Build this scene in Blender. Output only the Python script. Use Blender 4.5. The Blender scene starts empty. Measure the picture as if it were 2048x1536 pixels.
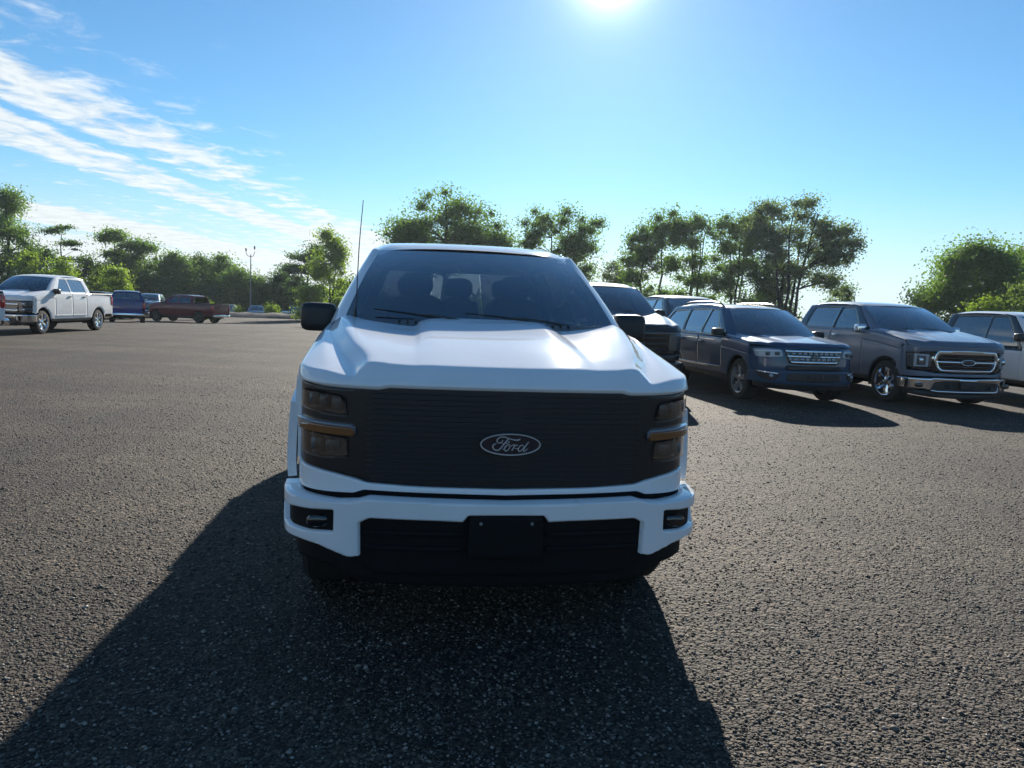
import bpy, math, random
import numpy as np
from mathutils import Vector

# ------------------------------------------------------------------ camera, sky, sun, exposure
scene = bpy.context.scene
COL = scene.collection
R = math.radians
SUN_EL, SUN_AZ = R(23.3), R(5.9)          # azimuth measured from +Y towards +X

cam_d = bpy.data.cameras.new('camera')
cam = bpy.data.objects.new('camera', cam_d)
COL.objects.link(cam)
cam_d.sensor_width = 36.0
cam_d.lens = 1500.0 / 2048.0 * 36.0
cam_d.clip_start = 0.05
cam_d.clip_end = 6000
PITCH, ROLL = math.atan(155 / 1500.0), R(2.3)
cam.location = (0, 0, 1.58)
from mathutils import Matrix
_m = Matrix.Rotation(math.pi / 2 - PITCH, 4, 'X') @ Matrix.Rotation(ROLL, 4, 'Z')
cam.matrix_world = Matrix.Translation((0, 0, 1.58)) @ _m
scene.camera = cam

vs = scene.view_settings
vs.view_transform = 'Standard'
vs.look = 'None'
vs.gamma = 1.0
vs.use_curve_mapping = False
vs.exposure = 0.86

sund = bpy.data.lights.new('sun', 'SUN')
sund.energy = 5.0
sund.angle = R(0.53)
sund.color = (1.0, 0.93, 0.82)
sun = bpy.data.objects.new('sun', sund)
COL.objects.link(sun)
SDIR = Vector((math.sin(SUN_AZ) * math.cos(SUN_EL), math.cos(SUN_AZ) * math.cos(SUN_EL), math.sin(SUN_EL)))
sun.rotation_euler = SDIR.to_track_quat('Z', 'Y').to_euler()
sun.location = (10, 60, 40)


def node(nt, t, loc=None, **kw):
    n = nt.nodes.new(t)
    for k, v in kw.items():
        if k == 'ins':
            for a, b in v.items():
                n.inputs[a].default_value = b
        else:
            setattr(n, k, v)
    return n


def mth(nt, op, a, b=None, clamp=False):
    n = nt.nodes.new('ShaderNodeMath')
    n.operation = op
    n.use_clamp = clamp
    for i, v in enumerate((a, b)):
        if v is None:
            continue
        if isinstance(v, (int, float)):
            n.inputs[i].default_value = v
        else:
            nt.links.new(v, n.inputs[i])
    return n.outputs[0]


def mixc(nt, fac, a, b, blend='MIX'):
    n = nt.nodes.new('ShaderNodeMix')
    n.data_type = 'RGBA'
    n.blend_type = blend
    for i, v in ((0, fac), (6, a), (7, b)):
        if isinstance(v, (int, float)):
            n.inputs[i].default_value = v
        elif isinstance(v, tuple):
            n.inputs[i].default_value = (*v, 1) if len(v) == 3 else v
        else:
            nt.links.new(v, n.inputs[i])
    return n.outputs[2]


def ramp(nt, fac, stops, interp='LINEAR'):
    n = nt.nodes.new('ShaderNodeValToRGB')
    n.color_ramp.interpolation = interp
    cr = n.color_ramp
    while len(cr.elements) < len(stops):
        cr.elements.new(0.5)
    for e, (p, c) in zip(cr.elements, stops):
        e.position = p
        e.color = (*c, 1) if isinstance(c, tuple) else (c, c, c, 1)
    nt.links.new(fac, n.inputs[0])
    return n.outputs[0]


def smst(nt, v, lo, hi, a=0.0, b=1.0):
    n = nt.nodes.new('ShaderNodeMapRange')
    n.interpolation_type = 'SMOOTHSTEP'
    nt.links.new(v, n.inputs[0])
    for i, q in zip((1, 2, 3, 4), (lo, hi, a, b)):
        n.inputs[i].default_value = q
    return n.outputs[0]


def build_world():
    w = bpy.data.worlds.new('World')
    scene.world = w
    w.use_nodes = True
    nt = w.node_tree
    nt.nodes.clear()
    L = nt.links
    sky = node(nt, 'ShaderNodeTexSky', sky_type='NISHITA', sun_disc=False)
    sky.sun_elevation = SUN_EL
    sky.sun_rotation = SUN_AZ
    sky.altitude = 200
    sky.air_density = 1.0
    sky.dust_density = 0.1
    sky.ozone_density = 2.2
    tint = mixc(nt, 1.0, sky.outputs[0], SKY_TINT, 'MULTIPLY')
    hs = node(nt, 'ShaderNodeHueSaturation')
    hs.inputs['Saturation'].default_value = SKY_SAT
    L.new(tint, hs.inputs['Color'])
    tc = node(nt, 'ShaderNodeTexCoord')
    nrm = node(nt, 'ShaderNodeVectorMath', operation='NORMALIZE')
    L.new(tc.outputs['Generated'], nrm.inputs[0])
    sep = node(nt, 'ShaderNodeSeparateXYZ')
    L.new(nrm.outputs[0], sep.inputs[0])
    dz = mth(nt, 'MAXIMUM', sep.outputs[2], 0.012)
    X = mth(nt, 'DIVIDE', sep.outputs[0], dz)
    Y = mth(nt, 'DIVIDE', sep.outputs[1], dz)
    # cloud-plane coordinates (high cloud streets run along +Y)
    cmb = node(nt, 'ShaderNodeCombineXYZ')
    L.new(X, cmb.inputs[0])
    L.new(mth(nt, 'MULTIPLY', Y, 0.42), cmb.inputs[1])
    nz = node(nt, 'ShaderNodeTexNoise', ins={'Scale': 1.15, 'Detail': 8.0, 'Roughness': 0.62, 'Distortion': 0.25})
    L.new(cmb.outputs[0], nz.inputs['Vector'])
    nz2 = node(nt, 'ShaderNodeTexNoise', ins={'Scale': 0.42, 'Detail': 3.0, 'Roughness': 0.5})
    L.new(cmb.outputs[0], nz2.inputs['Vector'])
    nz3 = node(nt, 'ShaderNodeTexNoise', ins={'Scale': 3.6, 'Detail': 7.0, 'Roughness': 0.62, 'Distortion': 0.4})
    cmb3 = node(nt, 'ShaderNodeCombineXYZ')
    L.new(X, cmb3.inputs[0])
    L.new(mth(nt, 'MULTIPLY', Y, 0.75), cmb3.inputs[1])
    L.new(cmb3.outputs[0], nz3.inputs['Vector'])
    # warped cross-street coordinate -> street profile
    xw = mth(nt, 'ADD', X, mth(nt, 'MULTIPLY', mth(nt, 'SUBTRACT', nz.outputs[0], 0.5), 0.62))
    t = mth(nt, 'DIVIDE', mth(nt, 'ADD', xw, 12.0), 16.0, True)

    def px(x):
        return (x + 12.0) / 16.0
    prof = ramp(nt, t, [(0, .35), (px(-8.6), .26), (px(-7.5), .05), (px(-7.15), .9), (px(-5.85), 1.0), (px(-5.45), .12),
                        (px(-4.6), .10), (px(-4.2), .34), (px(-3.75), .16), (px(-3.58), .80), (px(-3.05), .80), (px(-2.9), .16), (px(-2.72), .66),
                        (px(-2.3), .70), (px(-2.02), .26), (px(-1.5), .08), (px(0.5), .0), (1.0, .0)], 'LINEAR')
    far = smst(nt, Y, 6.5, 18.0, 0.0, 0.66)
    side = smst(nt, X, 0.5, 10.0, 1.0, 0.12)
    d0 = mth(nt, 'ADD', prof, mth(nt, 'MULTIPLY', far, side))
    n01 = mth(nt, 'ADD', mth(nt, 'MULTIPLY', mth(nt, 'SUBTRACT', nz3.outputs[0], 0.5), 2.15),
              mth(nt, 'MULTIPLY', mth(nt, 'SUBTRACT', nz2.outputs[0], 0.5), 1.0))
    d1 = mth(nt, 'ADD', d0, n01)
    dens = smst(nt, d1, 0.32, 0.95)
    # fade where there is no profile at all so that the clear side stays clear
    dens = mth(nt, 'MULTIPLY', dens, smst(nt, d0, 0.02, 0.22))
    dens = mth(nt, 'MULTIPLY', dens, 0.93)
    # thin milky veil towards the horizon
    veil = smst(nt, sep.outputs[2], 0.0, 0.17, 0.78, 0.0)
    shade = smst(nt, nz3.outputs[0], 0.3, 0.7, 0.86, 1.06)
    ccol = mixc(nt, 1.0, CLOUD, (1, 1, 1), 'MULTIPLY')
    cc = node(nt, 'ShaderNodeVectorMath', operation='SCALE')
    L.new(ccol, cc.inputs[0])
    L.new(shade, cc.inputs['Scale'])
    base = mixc(nt, veil, hs.outputs[0], VEIL)
    col = mixc(nt, dens, base, cc.outputs[0])
    # circumsolar aureole: the sky brightens steeply towards the sun
    dt = node(nt, 'ShaderNodeVectorMath', operation='DOT_PRODUCT')
    L.new(nrm.outputs[0], dt.inputs[0])
    dt.inputs[1].default_value = tuple(SDIR)
    ang = mth(nt, 'ARCCOSINE', mth(nt, 'MINIMUM', dt.outputs['Value'], 0.999999))
    core = mth(nt, 'MULTIPLY', mth(nt, 'POWER', 2.718, mth(nt, 'MULTIPLY', ang, -58.0)), AUREOLE)
    wide = mth(nt, 'MULTIPLY', mth(nt, 'POWER', 2.718, mth(nt, 'MULTIPLY', ang, -9.0)), 1.9)
    av = node(nt, 'ShaderNodeVectorMath', operation='SCALE')
    av.inputs[0].default_value = (1.0, 0.98, 0.94)
    L.new(mth(nt, 'ADD', core, wide), av.inputs['Scale'])
    add_ = node(nt, 'ShaderNodeVectorMath', operation='ADD')
    L.new(col, add_.inputs[0])
    L.new(av.outputs[0], add_.inputs[1])
    col = add_.outputs[0]
    bg = node(nt, 'ShaderNodeBackground')
    bg.inputs['Strength'].default_value = SKY_STRENGTH
    L.new(col, bg.inputs['Color'])
    out = node(nt, 'ShaderNodeOutputWorld')
    L.new(bg.outputs[0], out.inputs['Surface'])


SKY_STRENGTH = 0.060
SKY_TINT = (0.68, 1.0, 1.17)
SKY_SAT = 1.04
AUREOLE = 58.0
CLOUD = (8.3, 8.8, 9.0)
VEIL = (6.3, 7.2, 8.3)
build_world()

# ------------------------------------------------------------------ materials
MATS = {}


def principled(name, base, rough=0.5, metal=0.0, coat=0.0, coat_r=0.03, spec=0.5, var=0.0, vscale=6.0, bump=0.0, bscale=60.0, alpha=None):
    m = bpy.data.materials.new(name)
    m.use_nodes = True
    nt = m.node_tree
    b = nt.nodes['Principled BSDF']
    b.inputs['Base Color'].default_value = (*base, 1)
    b.inputs['Roughness'].default_value = rough
    b.inputs['Metallic'].default_value = metal
    b.inputs['Coat Weight'].default_value = coat
    b.inputs['Coat Roughness'].default_value = coat_r
    b.inputs['Specular IOR Level'].default_value = spec
    if var or bump:
        tc = node(nt, 'ShaderNodeTexCoord')
    if var:
        n = node(nt, 'ShaderNodeTexNoise', ins={'Scale': vscale, 'Detail': 6.0, 'Roughness': 0.6})
        nt.links.new(tc.outputs['Object'], n.inputs['Vector'])
        f = smst(nt, n.outputs[0], 0.3, 0.7, 1 - var, 1 + var * 0.6)
        v = node(nt, 'ShaderNodeVectorMath', operation='SCALE')
        v.inputs[0].default_value = base
        nt.links.new(f, v.inputs['Scale'])
        nt.links.new(v.outputs[0], b.inputs['Base Color'])
        rr = smst(nt, n.outputs[0], 0.25, 0.75, max(rough - 0.08, 0.02), min(rough + 0.12, 1))
        nt.links.new(rr, b.inputs['Roughness'])
    if bump:
        n2 = node(nt, 'ShaderNodeTexNoise', ins={'Scale': bscale, 'Detail': 3.0})
        nt.links.new(tc.outputs['Object'], n2.inputs['Vector'])
        bp = node(nt, 'ShaderNodeBump', ins={'Strength': bump, 'Distance': 0.01})
        nt.links.new(n2.outputs[0], bp.inputs['Height'])
        nt.links.new(bp.outputs[0], b.inputs['Normal'])
    MATS[name] = m
    return m


def glass(name, tint, refl=1.0):
    """thin automotive glazing: tinted see-through plus a Fresnel reflection"""
    m = bpy.data.materials.new(name)
    m.use_nodes = True
    nt = m.node_tree
    nt.nodes.clear()
    tr = node(nt, 'ShaderNodeBsdfTransparent')
    tr.inputs['Color'].default_value = (*tint, 1)
    gl = node(nt, 'ShaderNodeBsdfGlossy')
    gl.inputs['Roughness'].default_value = 0.02
    gl.inputs['Color'].default_value = (refl, refl, refl, 1)
    fr = node(nt, 'ShaderNodeFresnel', ins={'IOR': 1.5})
    f2 = mth(nt, 'ADD', mth(nt, 'MULTIPLY', fr.outputs[0], 2.3), 0.09, True)
    mx = node(nt, 'ShaderNodeMixShader')
    nt.links.new(f2, mx.inputs[0])
    nt.links.new(tr.outputs[0], mx.inputs[1])
    nt.links.new(gl.outputs[0], mx.inputs[2])
    out = node(nt, 'ShaderNodeOutputMaterial')
    nt.links.new(mx.outputs[0], out.inputs['Surface'])
    MATS[name] = m
    return m


def paint(name, base, metal=0.0, rough=0.55):
    return principled(name, base, rough=rough, metal=metal, coat=1.0, coat_r=0.05 if base[0] > .5 else 0.03, spec=0.0 if base[0] > .5 else 0.1, var=0.04, vscale=1.6)


paint('white_paint', (0.83, 0.84, 0.85))
paint('white_paint_dusty', (0.78, 0.78, 0.77), rough=0.45)
paint('black_paint', (0.012, 0.013, 0.016))
paint('navy_paint', (0.028, 0.072, 0.135), 0.25)
paint('grey_paint', (0.15, 0.175, 0.22), 0.35)
paint('blue_paint', (0.015, 0.03, 0.17), 0.3)
paint('slate_blue_paint', (0.06, 0.14, 0.22), 0.3)
paint('maroon_paint', (0.13, 0.006, 0.018), 0.1)
paint('charcoal_paint', (0.05, 0.052, 0.056), 0.3)
paint('silver_paint', (0.42, 0.43, 0.44), 0.5)
principled('black_plastic', (0.016, 0.017, 0.019), rough=0.42, var=0.15, bump=0.12, bscale=220)
principled('satin_black', (0.011, 0.012, 0.015), rough=0.32)
principled('matt_black', (0.007, 0.007, 0.008), rough=0.7, spec=0.2, var=0.2)
principled('gloss_black', (0.01, 0.011, 0.013), rough=0.08, coat=0.6)
principled('cavity', (0.008, 0.008, 0.009), rough=0.9, spec=0.1)
principled('rubber', (0.018, 0.018, 0.018), rough=0.78, var=0.25, vscale=14, bump=0.3, bscale=90)
principled('chrome', (0.75, 0.76, 0.78), rough=0.07, metal=1.0)
principled('alloy', (0.46, 0.47, 0.48), rough=0.28, metal=0.9, var=0.08)
principled('dark_alloy', (0.06, 0.062, 0.066), rough=0.35, metal=0.6)
principled('amber', (0.20, 0.072, 0.018), rough=0.25, coat=0.7)
principled('clear_lens', (0.36, 0.39, 0.42), rough=0.12, coat=1.0)
principled('smoke_lens', (0.050, 0.050, 0.053), rough=0.25, coat=1.0, coat_r=0.04)
principled('tinted_lens', (0.20, 0.22, 0.25), rough=0.14, coat=1.0)
principled('lamp_reflector', (0.55, 0.57, 0.6), rough=0.15, metal=0.8)
principled('tail_red', (0.45, 0.012, 0.016), rough=0.15, coat=1.0)
principled('upholstery', (0.035, 0.036, 0.040), rough=0.85, var=0.15)
principled('dash', (0.02, 0.021, 0.023), rough=0.65)
principled('paper', (0.75, 0.76, 0.74), rough=0.7)
principled('badge_metal', (0.62, 0.64, 0.66), rough=0.25, metal=0.55)
principled('badge_field', (0.006, 0.010, 0.022), rough=0.2, coat=0.8)
principled('galvanised', (0.25, 0.26, 0.26), rough=0.5, metal=0.4, var=0.1)
glass('windshield_glass', (0.32, 0.37, 0.39))
glass('side_glass', (0.20, 0.24, 0.26))
glass('privacy_glass', (0.09, 0.10, 0.12))
glass('lamp_glass', (0.80, 0.80, 0.80), 0.8)
principled('lamp_bowl', (0.12, 0.12, 0.125), rough=0.3, metal=0.4)


def leaf_mat(name, c1, c2, trans=0.5):
    m = bpy.data.materials.new(name)
    m.use_nodes = True
    nt = m.node_tree
    nt.nodes.clear()
    geo = node(nt, 'ShaderNodeNewGeometry')
    tc = node(nt, 'ShaderNodeTexCoord')
    n = node(nt, 'ShaderNodeTexNoise', ins={'Scale': 0.55, 'Detail': 3.0})
    nt.links.new(tc.outputs['Object'], n.inputs['Vector'])
    f = mth(nt, 'ADD', mth(nt, 'MULTIPLY', geo.outputs['Random Per Island'], 0.6),
            mth(nt, 'MULTIPLY', smst(nt, n.outputs[0], 0.35, 0.65), 0.4))
    col = mixc(nt, f, c1, c2)
    df = node(nt, 'ShaderNodeBsdfDiffuse')
    nt.links.new(col, df.inputs['Color'])
    tl = node(nt, 'ShaderNodeBsdfTranslucent')
    tcol = mixc(nt, 1.0, col, (1.65, 2.1, 0.8), 'MULTIPLY')
    nt.links.new(tcol, tl.inputs['Color'])
    mx = node(nt, 'ShaderNodeMixShader', ins={0: trans})
    nt.links.new(df.outputs[0], mx.inputs[1])
    nt.links.new(tl.outputs[0], mx.inputs[2])
    gl = node(nt, 'ShaderNodeBsdfGlossy', ins={'Roughness': 0.45})
    gl.inputs['Color'].default_value = (0.6, 0.65, 0.6, 1)
    mx2 = node(nt, 'ShaderNodeMixShader', ins={0: 0.06})
    nt.links.new(mx.outputs[0], mx2.inputs[1])
    nt.links.new(gl.outputs[0], mx2.inputs[2])
    out = node(nt, 'ShaderNodeOutputMaterial')
    nt.links.new(mx2.outputs[0], out.inputs['Surface'])
    MATS[name] = m


leaf_mat('leaf_dark', (0.045, 0.075, 0.032), (0.085, 0.125, 0.048), 0.5)
leaf_mat('leaf_mid', (0.075, 0.112, 0.042), (0.13, 0.172, 0.062), 0.6)
leaf_mat('leaf_bright', (0.12, 0.16, 0.025), (0.21, 0.24, 0.05), 0.55)
leaf_mat('leaf_grey', (0.08, 0.10, 0.065), (0.14, 0.155, 0.10), 0.5)
leaf_mat('leaf_olive', (0.08, 0.105, 0.035), (0.14, 0.165, 0.055), 0.5)
principled('bark', (0.075, 0.062, 0.052), rough=0.9, var=0.35, vscale=5, bump=0.5, bscale=18)
principled('dark_bark', (0.035, 0.031, 0.028), rough=0.92, var=0.3, vscale=5, bump=0.5, bscale=18)


# ------------------------------------------------------------------ object helpers
def mesh_np(name, V, F, mat, parent=None, smooth=True, sharp=None):
    """V (n,3), F list/array of quads or tris -> linked mesh object"""
    V = np.asarray(V, dtype=np.float32)
    me = bpy.data.meshes.new(name)
    if isinstance(F, np.ndarray):
        k = F.shape[1]
        tot = np.full(len(F), k, dtype=np.int32)
        idx = F.ravel().astype(np.int32)
    else:
        tot = np.array([len(f) for f in F], dtype=np.int32)
        idx = np.concatenate([np.asarray(f, dtype=np.int32) for f in F]) if len(F) else np.zeros(0, np.int32)
    me.vertices.add(len(V))
    me.vertices.foreach_set('co', V.ravel())
    me.loops.add(len(idx))
    me.loops.foreach_set('vertex_index', idx)
    me.polygons.add(len(tot))
    me.polygons.foreach_set('loop_start', np.concatenate([[0], np.cumsum(tot)[:-1]]).astype(np.int32))
    me.polygons.foreach_set('loop_total', tot)
    me.update(calc_edges=True)
    me.validate()
    if smooth:
        me.polygons.foreach_set('use_smooth', np.ones(len(me.polygons), dtype=bool))
        if sharp is not None:
            me.set_sharp_from_angle(angle=R(sharp))
    if mat is not None:
        me.materials.append(MATS[mat])
    o = bpy.data.objects.new(name, me)
    COL.objects.link(o)
    if parent is not None:
        o.parent = parent
    return o


def thing(name, label, cat, loc=(0, 0, 0), rz=0.0, group=None, scale=None):
    o = bpy.data.objects.new(name, None)
    o.empty_display_size = 0.3
    COL.objects.link(o)
    o.location = loc
    o.rotation_euler = (0, 0, rz)
    if scale:
        o.scale = scale
    o['label'] = label
    o['category'] = cat
    if group:
        o['group'] = group
    return o


def structure(o):
    o['kind'] = 'structure'
    return o


def stuff(o):
    o['kind'] = 'stuff'
    return o


def PC(xs, ys):
    """monotone cubic interpolation"""
    xs = np.array(xs, float)
    ys = np.array(ys, float)
    h = np.diff(xs)
    d = np.diff(ys) / h
    m = np.zeros(len(xs))
    m[0], m[-1] = d[0], d[-1]
    for i in range(1, len(xs) - 1):
        if d[i - 1] * d[i] <= 0:
            m[i] = 0
        else:
            w1, w2 = 2 * h[i] + h[i - 1], h[i] + 2 * h[i - 1]
            m[i] = (w1 + w2) / (w1 / d[i - 1] + w2 / d[i])

    def f(x):
        x = np.clip(np.asarray(x, float), xs[0], xs[-1])
        i = np.clip(np.searchsorted(xs, x) - 1, 0, len(xs) - 2)
        t = (x - xs[i]) / h[i]
        t2, t3 = t * t, t * t * t
        return ((2 * t3 - 3 * t2 + 1) * ys[i] + (t3 - 2 * t2 + t) * h[i] * m[i] +
                (-2 * t3 + 3 * t2) * ys[i + 1] + (t3 - t2) * h[i] * m[i + 1])
    return f


def lin(x, xs, ys):
    return np.interp(x, xs, ys)


def round_poly(P, r, n=4):
    P = [np.array(p, float) for p in P]
    P = [p for i, p in enumerate(P) if np.linalg.norm(p - P[i - 1]) > 1e-6]
    if not isinstance(r, (list, tuple)):
        r = [r] * len(P)
    out = []
    N = len(P)
    for i in range(N):
        a, b, c = P[i - 1], P[i], P[(i + 1) % N]
        if r[i] <= 0:
            out.append(b)
            continue
        ra = min(r[i], 0.48 * np.linalg.norm(a - b))
        rc = min(r[i], 0.48 * np.linalg.norm(c - b))
        p0 = b + (a - b) / np.linalg.norm(a - b) * ra
        p1 = b + (c - b) / np.linalg.norm(c - b) * rc
        for k in range(n + 1):
            t = k / n
            out.append((1 - t) ** 2 * p0 + 2 * t * (1 - t) * b + t * t * p1)
    return np.array(out)


def inpoly(pts, loops):
    c = np.zeros(len(pts), bool)
    x, y = pts[:, 0], pts[:, 1]
    for P in loops:
        P = np.asarray(P, float)
        Q = np.roll(P, -1, axis=0)
        for (x0, y0), (x1, y1) in zip(P, Q):
            if y0 == y1:
                continue
            cond = ((y0 > y) != (y1 > y))
            xi = (x1 - x0) * (y - y0) / (y1 - y0) + x0
            c ^= cond & (x < xi)
    return c


def nearest_on(pts, loops):
    A = np.concatenate([np.asarray(P, float) for P in loops])
    B = np.concatenate([np.roll(np.asarray(P, float), -1, axis=0) for P in loops])
    d = B - A
    L2 = (d ** 2).sum(1) + 1e-12
    t = ((pts[:, None, :] - A[None]) * d[None]).sum(2) / L2
    t = np.clip(t, 0, 1)
    q = A[None] + t[..., None] * d[None]
    dist = ((q - pts[:, None, :]) ** 2).sum(2)
    k = dist.argmin(1)
    return q[np.arange(len(pts)), k]


def patch(name, loops, mapf, mat, parent, res=0.02, off=0.0, lip=0.02, bev=0.003, flip=False, resv=None, sharp=50):
    """sheet-metal panel: the 2D region bounded by loops, laid on the surface mapf(u, v) -> (n,3), with a turned-in edge"""
    loops = [np.asarray(l, float) for l in loops]
    ru, rv = res, resv or res
    lo = loops[0].min(0)
    hi = loops[0].max(0)
    nu = max(2, int(math.ceil((hi[0] - lo[0]) / ru)))
    nv = max(2, int(math.ceil((hi[1] - lo[1]) / rv)))
    us = np.linspace(lo[0], hi[0], nu + 1)
    vs_ = np.linspace(lo[1], hi[1], nv + 1)
    cu, cv = (us[1:] + us[:-1]) / 2, (vs_[1:] + vs_[:-1]) / 2
    CU, CV = np.meshgrid(cu, cv, indexing='ij')
    keep = inpoly(np.stack([CU.ravel(), CV.ravel()], 1), loops).reshape(nu, nv)
    ii, jj = np.nonzero(keep)
    if len(ii) == 0:
        return None
    vid = lambda i, j: i * (nv + 1) + j
    F = np.stack([vid(ii, jj), vid(ii + 1, jj), vid(ii + 1, jj + 1), vid(ii, jj + 1)], 1)
    used, inv = np.unique(F.ravel(), return_inverse=True)
    F = inv.reshape(-1, 4)
    uv = np.stack([us[used // (nv + 1)], vs_[used % (nv + 1)]], 1)
    E = np.concatenate([F[:, [0, 1]], F[:, [1, 2]], F[:, [2, 3]], F[:, [3, 0]]])
    key = np.sort(E, 1)
    uq, idx, cnt = np.unique(key[:, 0].astype(np.int64) * 10 ** 7 + key[:, 1], return_index=True, return_counts=True)
    BE = E[idx[cnt == 1]]
    bv = np.unique(BE)
    uv[bv] = nearest_on(uv[bv], loops)
    # corners
    for P in loops:
        N = len(P)
        for i in range(N):
            a, b, c = P[i - 1], P[i], P[(i + 1) % N]
            v1, v2 = (b - a) / (np.linalg.norm(b - a) + 1e-9), (c - b) / (np.linalg.norm(c - b) + 1e-9)
            if v1 @ v2 < 0.86:
                k = bv[((uv[bv] - b) ** 2).sum(1).argmin()]
                if np.linalg.norm((uv[k] - b)) < 1.2 * max(ru, rv):
                    uv[k] = b
    # one relaxation of the row next to the border
    isb = np.zeros(len(uv), bool)
    isb[bv] = True
    acc = np.zeros_like(uv)
    n = np.zeros(len(uv))
    for a, b in ((0, 1), (1, 2), (2, 3), (3, 0)):
        np.add.at(acc, F[:, a], uv[F[:, b]])
        np.add.at(acc, F[:, b], uv[F[:, a]])
        np.add.at(n, F[:, a], 1)
        np.add.at(n, F[:, b], 1)
    mean = acc / n[:, None]
    near = np.zeros(len(uv), bool)
    for a in range(4):
        near[F[isb[F].any(1)][:, a]] = True
    sel = near & ~isb
    uv[sel] = 0.5 * uv[sel] + 0.5 * mean[sel]
    P = mapf(uv[:, 0], uv[:, 1])
    e = 1e-4
    du = mapf(uv[:, 0] + e, uv[:, 1]) - mapf(uv[:, 0] - e, uv[:, 1])
    dv = mapf(uv[:, 0], uv[:, 1] + e) - mapf(uv[:, 0], uv[:, 1] - e)
    nrm = np.cross(du, dv)
    nrm /= (np.linalg.norm(nrm, axis=1, keepdims=True) + 1e-12)
    if flip:
        nrm = -nrm
    top = P + nrm * off
    faces = [tuple(f) for f in (F[:, ::-1] if flip else F)]
    V = [top]
    nV = len(top)
    if lip:
        # inner direction at border verts
        inn = np.zeros((nV, 3))
        cm = top[F].mean(1)
        for a in range(4):
            np.add.at(inn, F[:, a], cm - top[F[:, a]])
        inn -= nrm * (inn * nrm).sum(1, keepdims=True)
        inn /= (np.linalg.norm(inn, axis=1, keepdims=True) + 1e-9)
        pos = np.full(nV, -1)
        pos[bv] = np.arange(len(bv))
        edge0 = top[bv].copy()
        ringB = edge0 - nrm[bv] * bev
        ringC = edge0 - nrm[bv] * (bev + lip)
        top[bv] = edge0 + inn[bv] * bev
        V = [top, ringB, ringC]
        nb = len(bv)
        if flip:
            BE = BE[:, ::-1]
        for a, b in BE:
            pa, pb = pos[a], pos[b]
            faces.append((b, a, nV + pa, nV + pb))
            faces.append((nV + pb, nV + pa, nV + nb + pa, nV + nb + pb))
    return mesh_np(name, np.concatenate(V), faces, mat, parent, True, sharp)


def grid(name, P, mat, parent, flip=False, sharp=40, closeu=False):
    """P (nu,nv,3) lofted sheet"""
    nu, nv = P.shape[:2]
    i, j = np.meshgrid(np.arange(nu if closeu else nu - 1), np.arange(nv - 1), indexing='ij')
    i, j = i.ravel(), j.ravel()
    i2 = (i + 1) % nu
    F = np.stack([i * nv + j, i2 * nv + j, i2 * nv + j + 1, i * nv + j + 1], 1)
    if flip:
        F = F[:, ::-1]
    return mesh_np(name, P.reshape(-1, 3), F, mat, parent, True, sharp)


def merge(parts):
    V, F, n = [], [], 0
    for v, f in parts:
        V.append(np.asarray(v, float))
        F += [tuple(int(k) + n for k in q) for q in f]
        n += len(v)
    return np.concatenate(V), F


def rbox(c, h, e=4.0, nu=16, nv=9):
    """rounded block (superellipsoid)"""
    V = []
    for j in range(nv):
        ph = -math.pi / 2 + math.pi * j / (nv - 1)
        for i in range(nu):
            th = 2 * math.pi * (i + 0.5) / nu
            d = np.array([math.cos(ph) * math.cos(th), math.cos(ph) * math.sin(th), math.sin(ph)])
            s = (np.abs(d) ** e).sum() ** (-1 / e)
            V.append(np.array(c) + np.array(h) * d * s)
    F = []
    for j in range(nv - 1):
        for i in range(nu):
            i2 = (i + 1) % nu
            F.append((j * nu + i, j * nu + i2, (j + 1) * nu + i2, (j + 1) * nu + i))
    return np.array(V), F


def boxm(lo, hi):
    x0, y0, z0 = lo
    x1, y1, z1 = hi
    V = [(x0, y0, z0), (x1, y0, z0), (x1, y1, z0), (x0, y1, z0), (x0, y0, z1), (x1, y0, z1), (x1, y1, z1), (x0, y1, z1)]
    return np.array(V, float), [(0, 3, 2, 1), (4, 5, 6, 7), (0, 1, 5, 4), (1, 2, 6, 5), (2, 3, 7, 6), (3, 0, 4, 7)]


def tube(pts, rad, n=8, closed=False):
    pts = np.array(pts, float)
    rad = np.broadcast_to(np.asarray(rad, float), (len(pts),))
    m = len(pts)
    V = []
    prev = None
    for i in range(m):
        if closed:
            t = pts[(i + 1) % m] - pts[i - 1]
        else:
            t = pts[min(i + 1, m - 1)] - pts[max(i - 1, 0)]
        t = t / (np.linalg.norm(t) + 1e-9)
        if prev is None:
            a = np.array([0, 0, 1.0]) if abs(t[2]) < 0.9 else np.array([1.0, 0, 0])
        else:
            a = prev
        u = a - t * (a @ t)
        u /= np.linalg.norm(u) + 1e-9
        prev = u
        w = np.cross(t, u)
        for k in range(n):
            an = 2 * math.pi * k / n
            V.append(pts[i] + rad[i] * (math.cos(an) * u + math.sin(an) * w))
    F = []
    for i in range(m if closed else m - 1):
        i2 = (i + 1) % m
        for k in range(n):
            k2 = (k + 1) % n
            F.append((i * n + k, i * n + k2, i2 * n + k2, i2 * n + k))
    if not closed:
        F.append(tuple(range(n - 1, -1, -1)))
        F.append(tuple((m - 1) * n + k for k in range(n)))
    return np.array(V), F


def smooth_path(pts, k=6):
    pts = np.array(pts, float)
    s = np.concatenate([[0], np.cumsum(np.linalg.norm(np.diff(pts, axis=0), axis=1))])
    out = []
    N = len(pts)
    for i in range(N - 1):
        p0, p1, p2, p3 = pts[max(i - 1, 0)], pts[i], pts[i + 1], pts[min(i + 2, N - 1)]
        for q in range(k):
            t = q / k
            out.append(0.5 * ((2 * p1) + (-p0 + p2) * t + (2 * p0 - 5 * p1 + 4 * p2 - p3) * t * t + (-p0 + 3 * p1 - 3 * p2 + p3) * t ** 3))
    out.append(pts[-1])
    return np.array(out)


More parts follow.
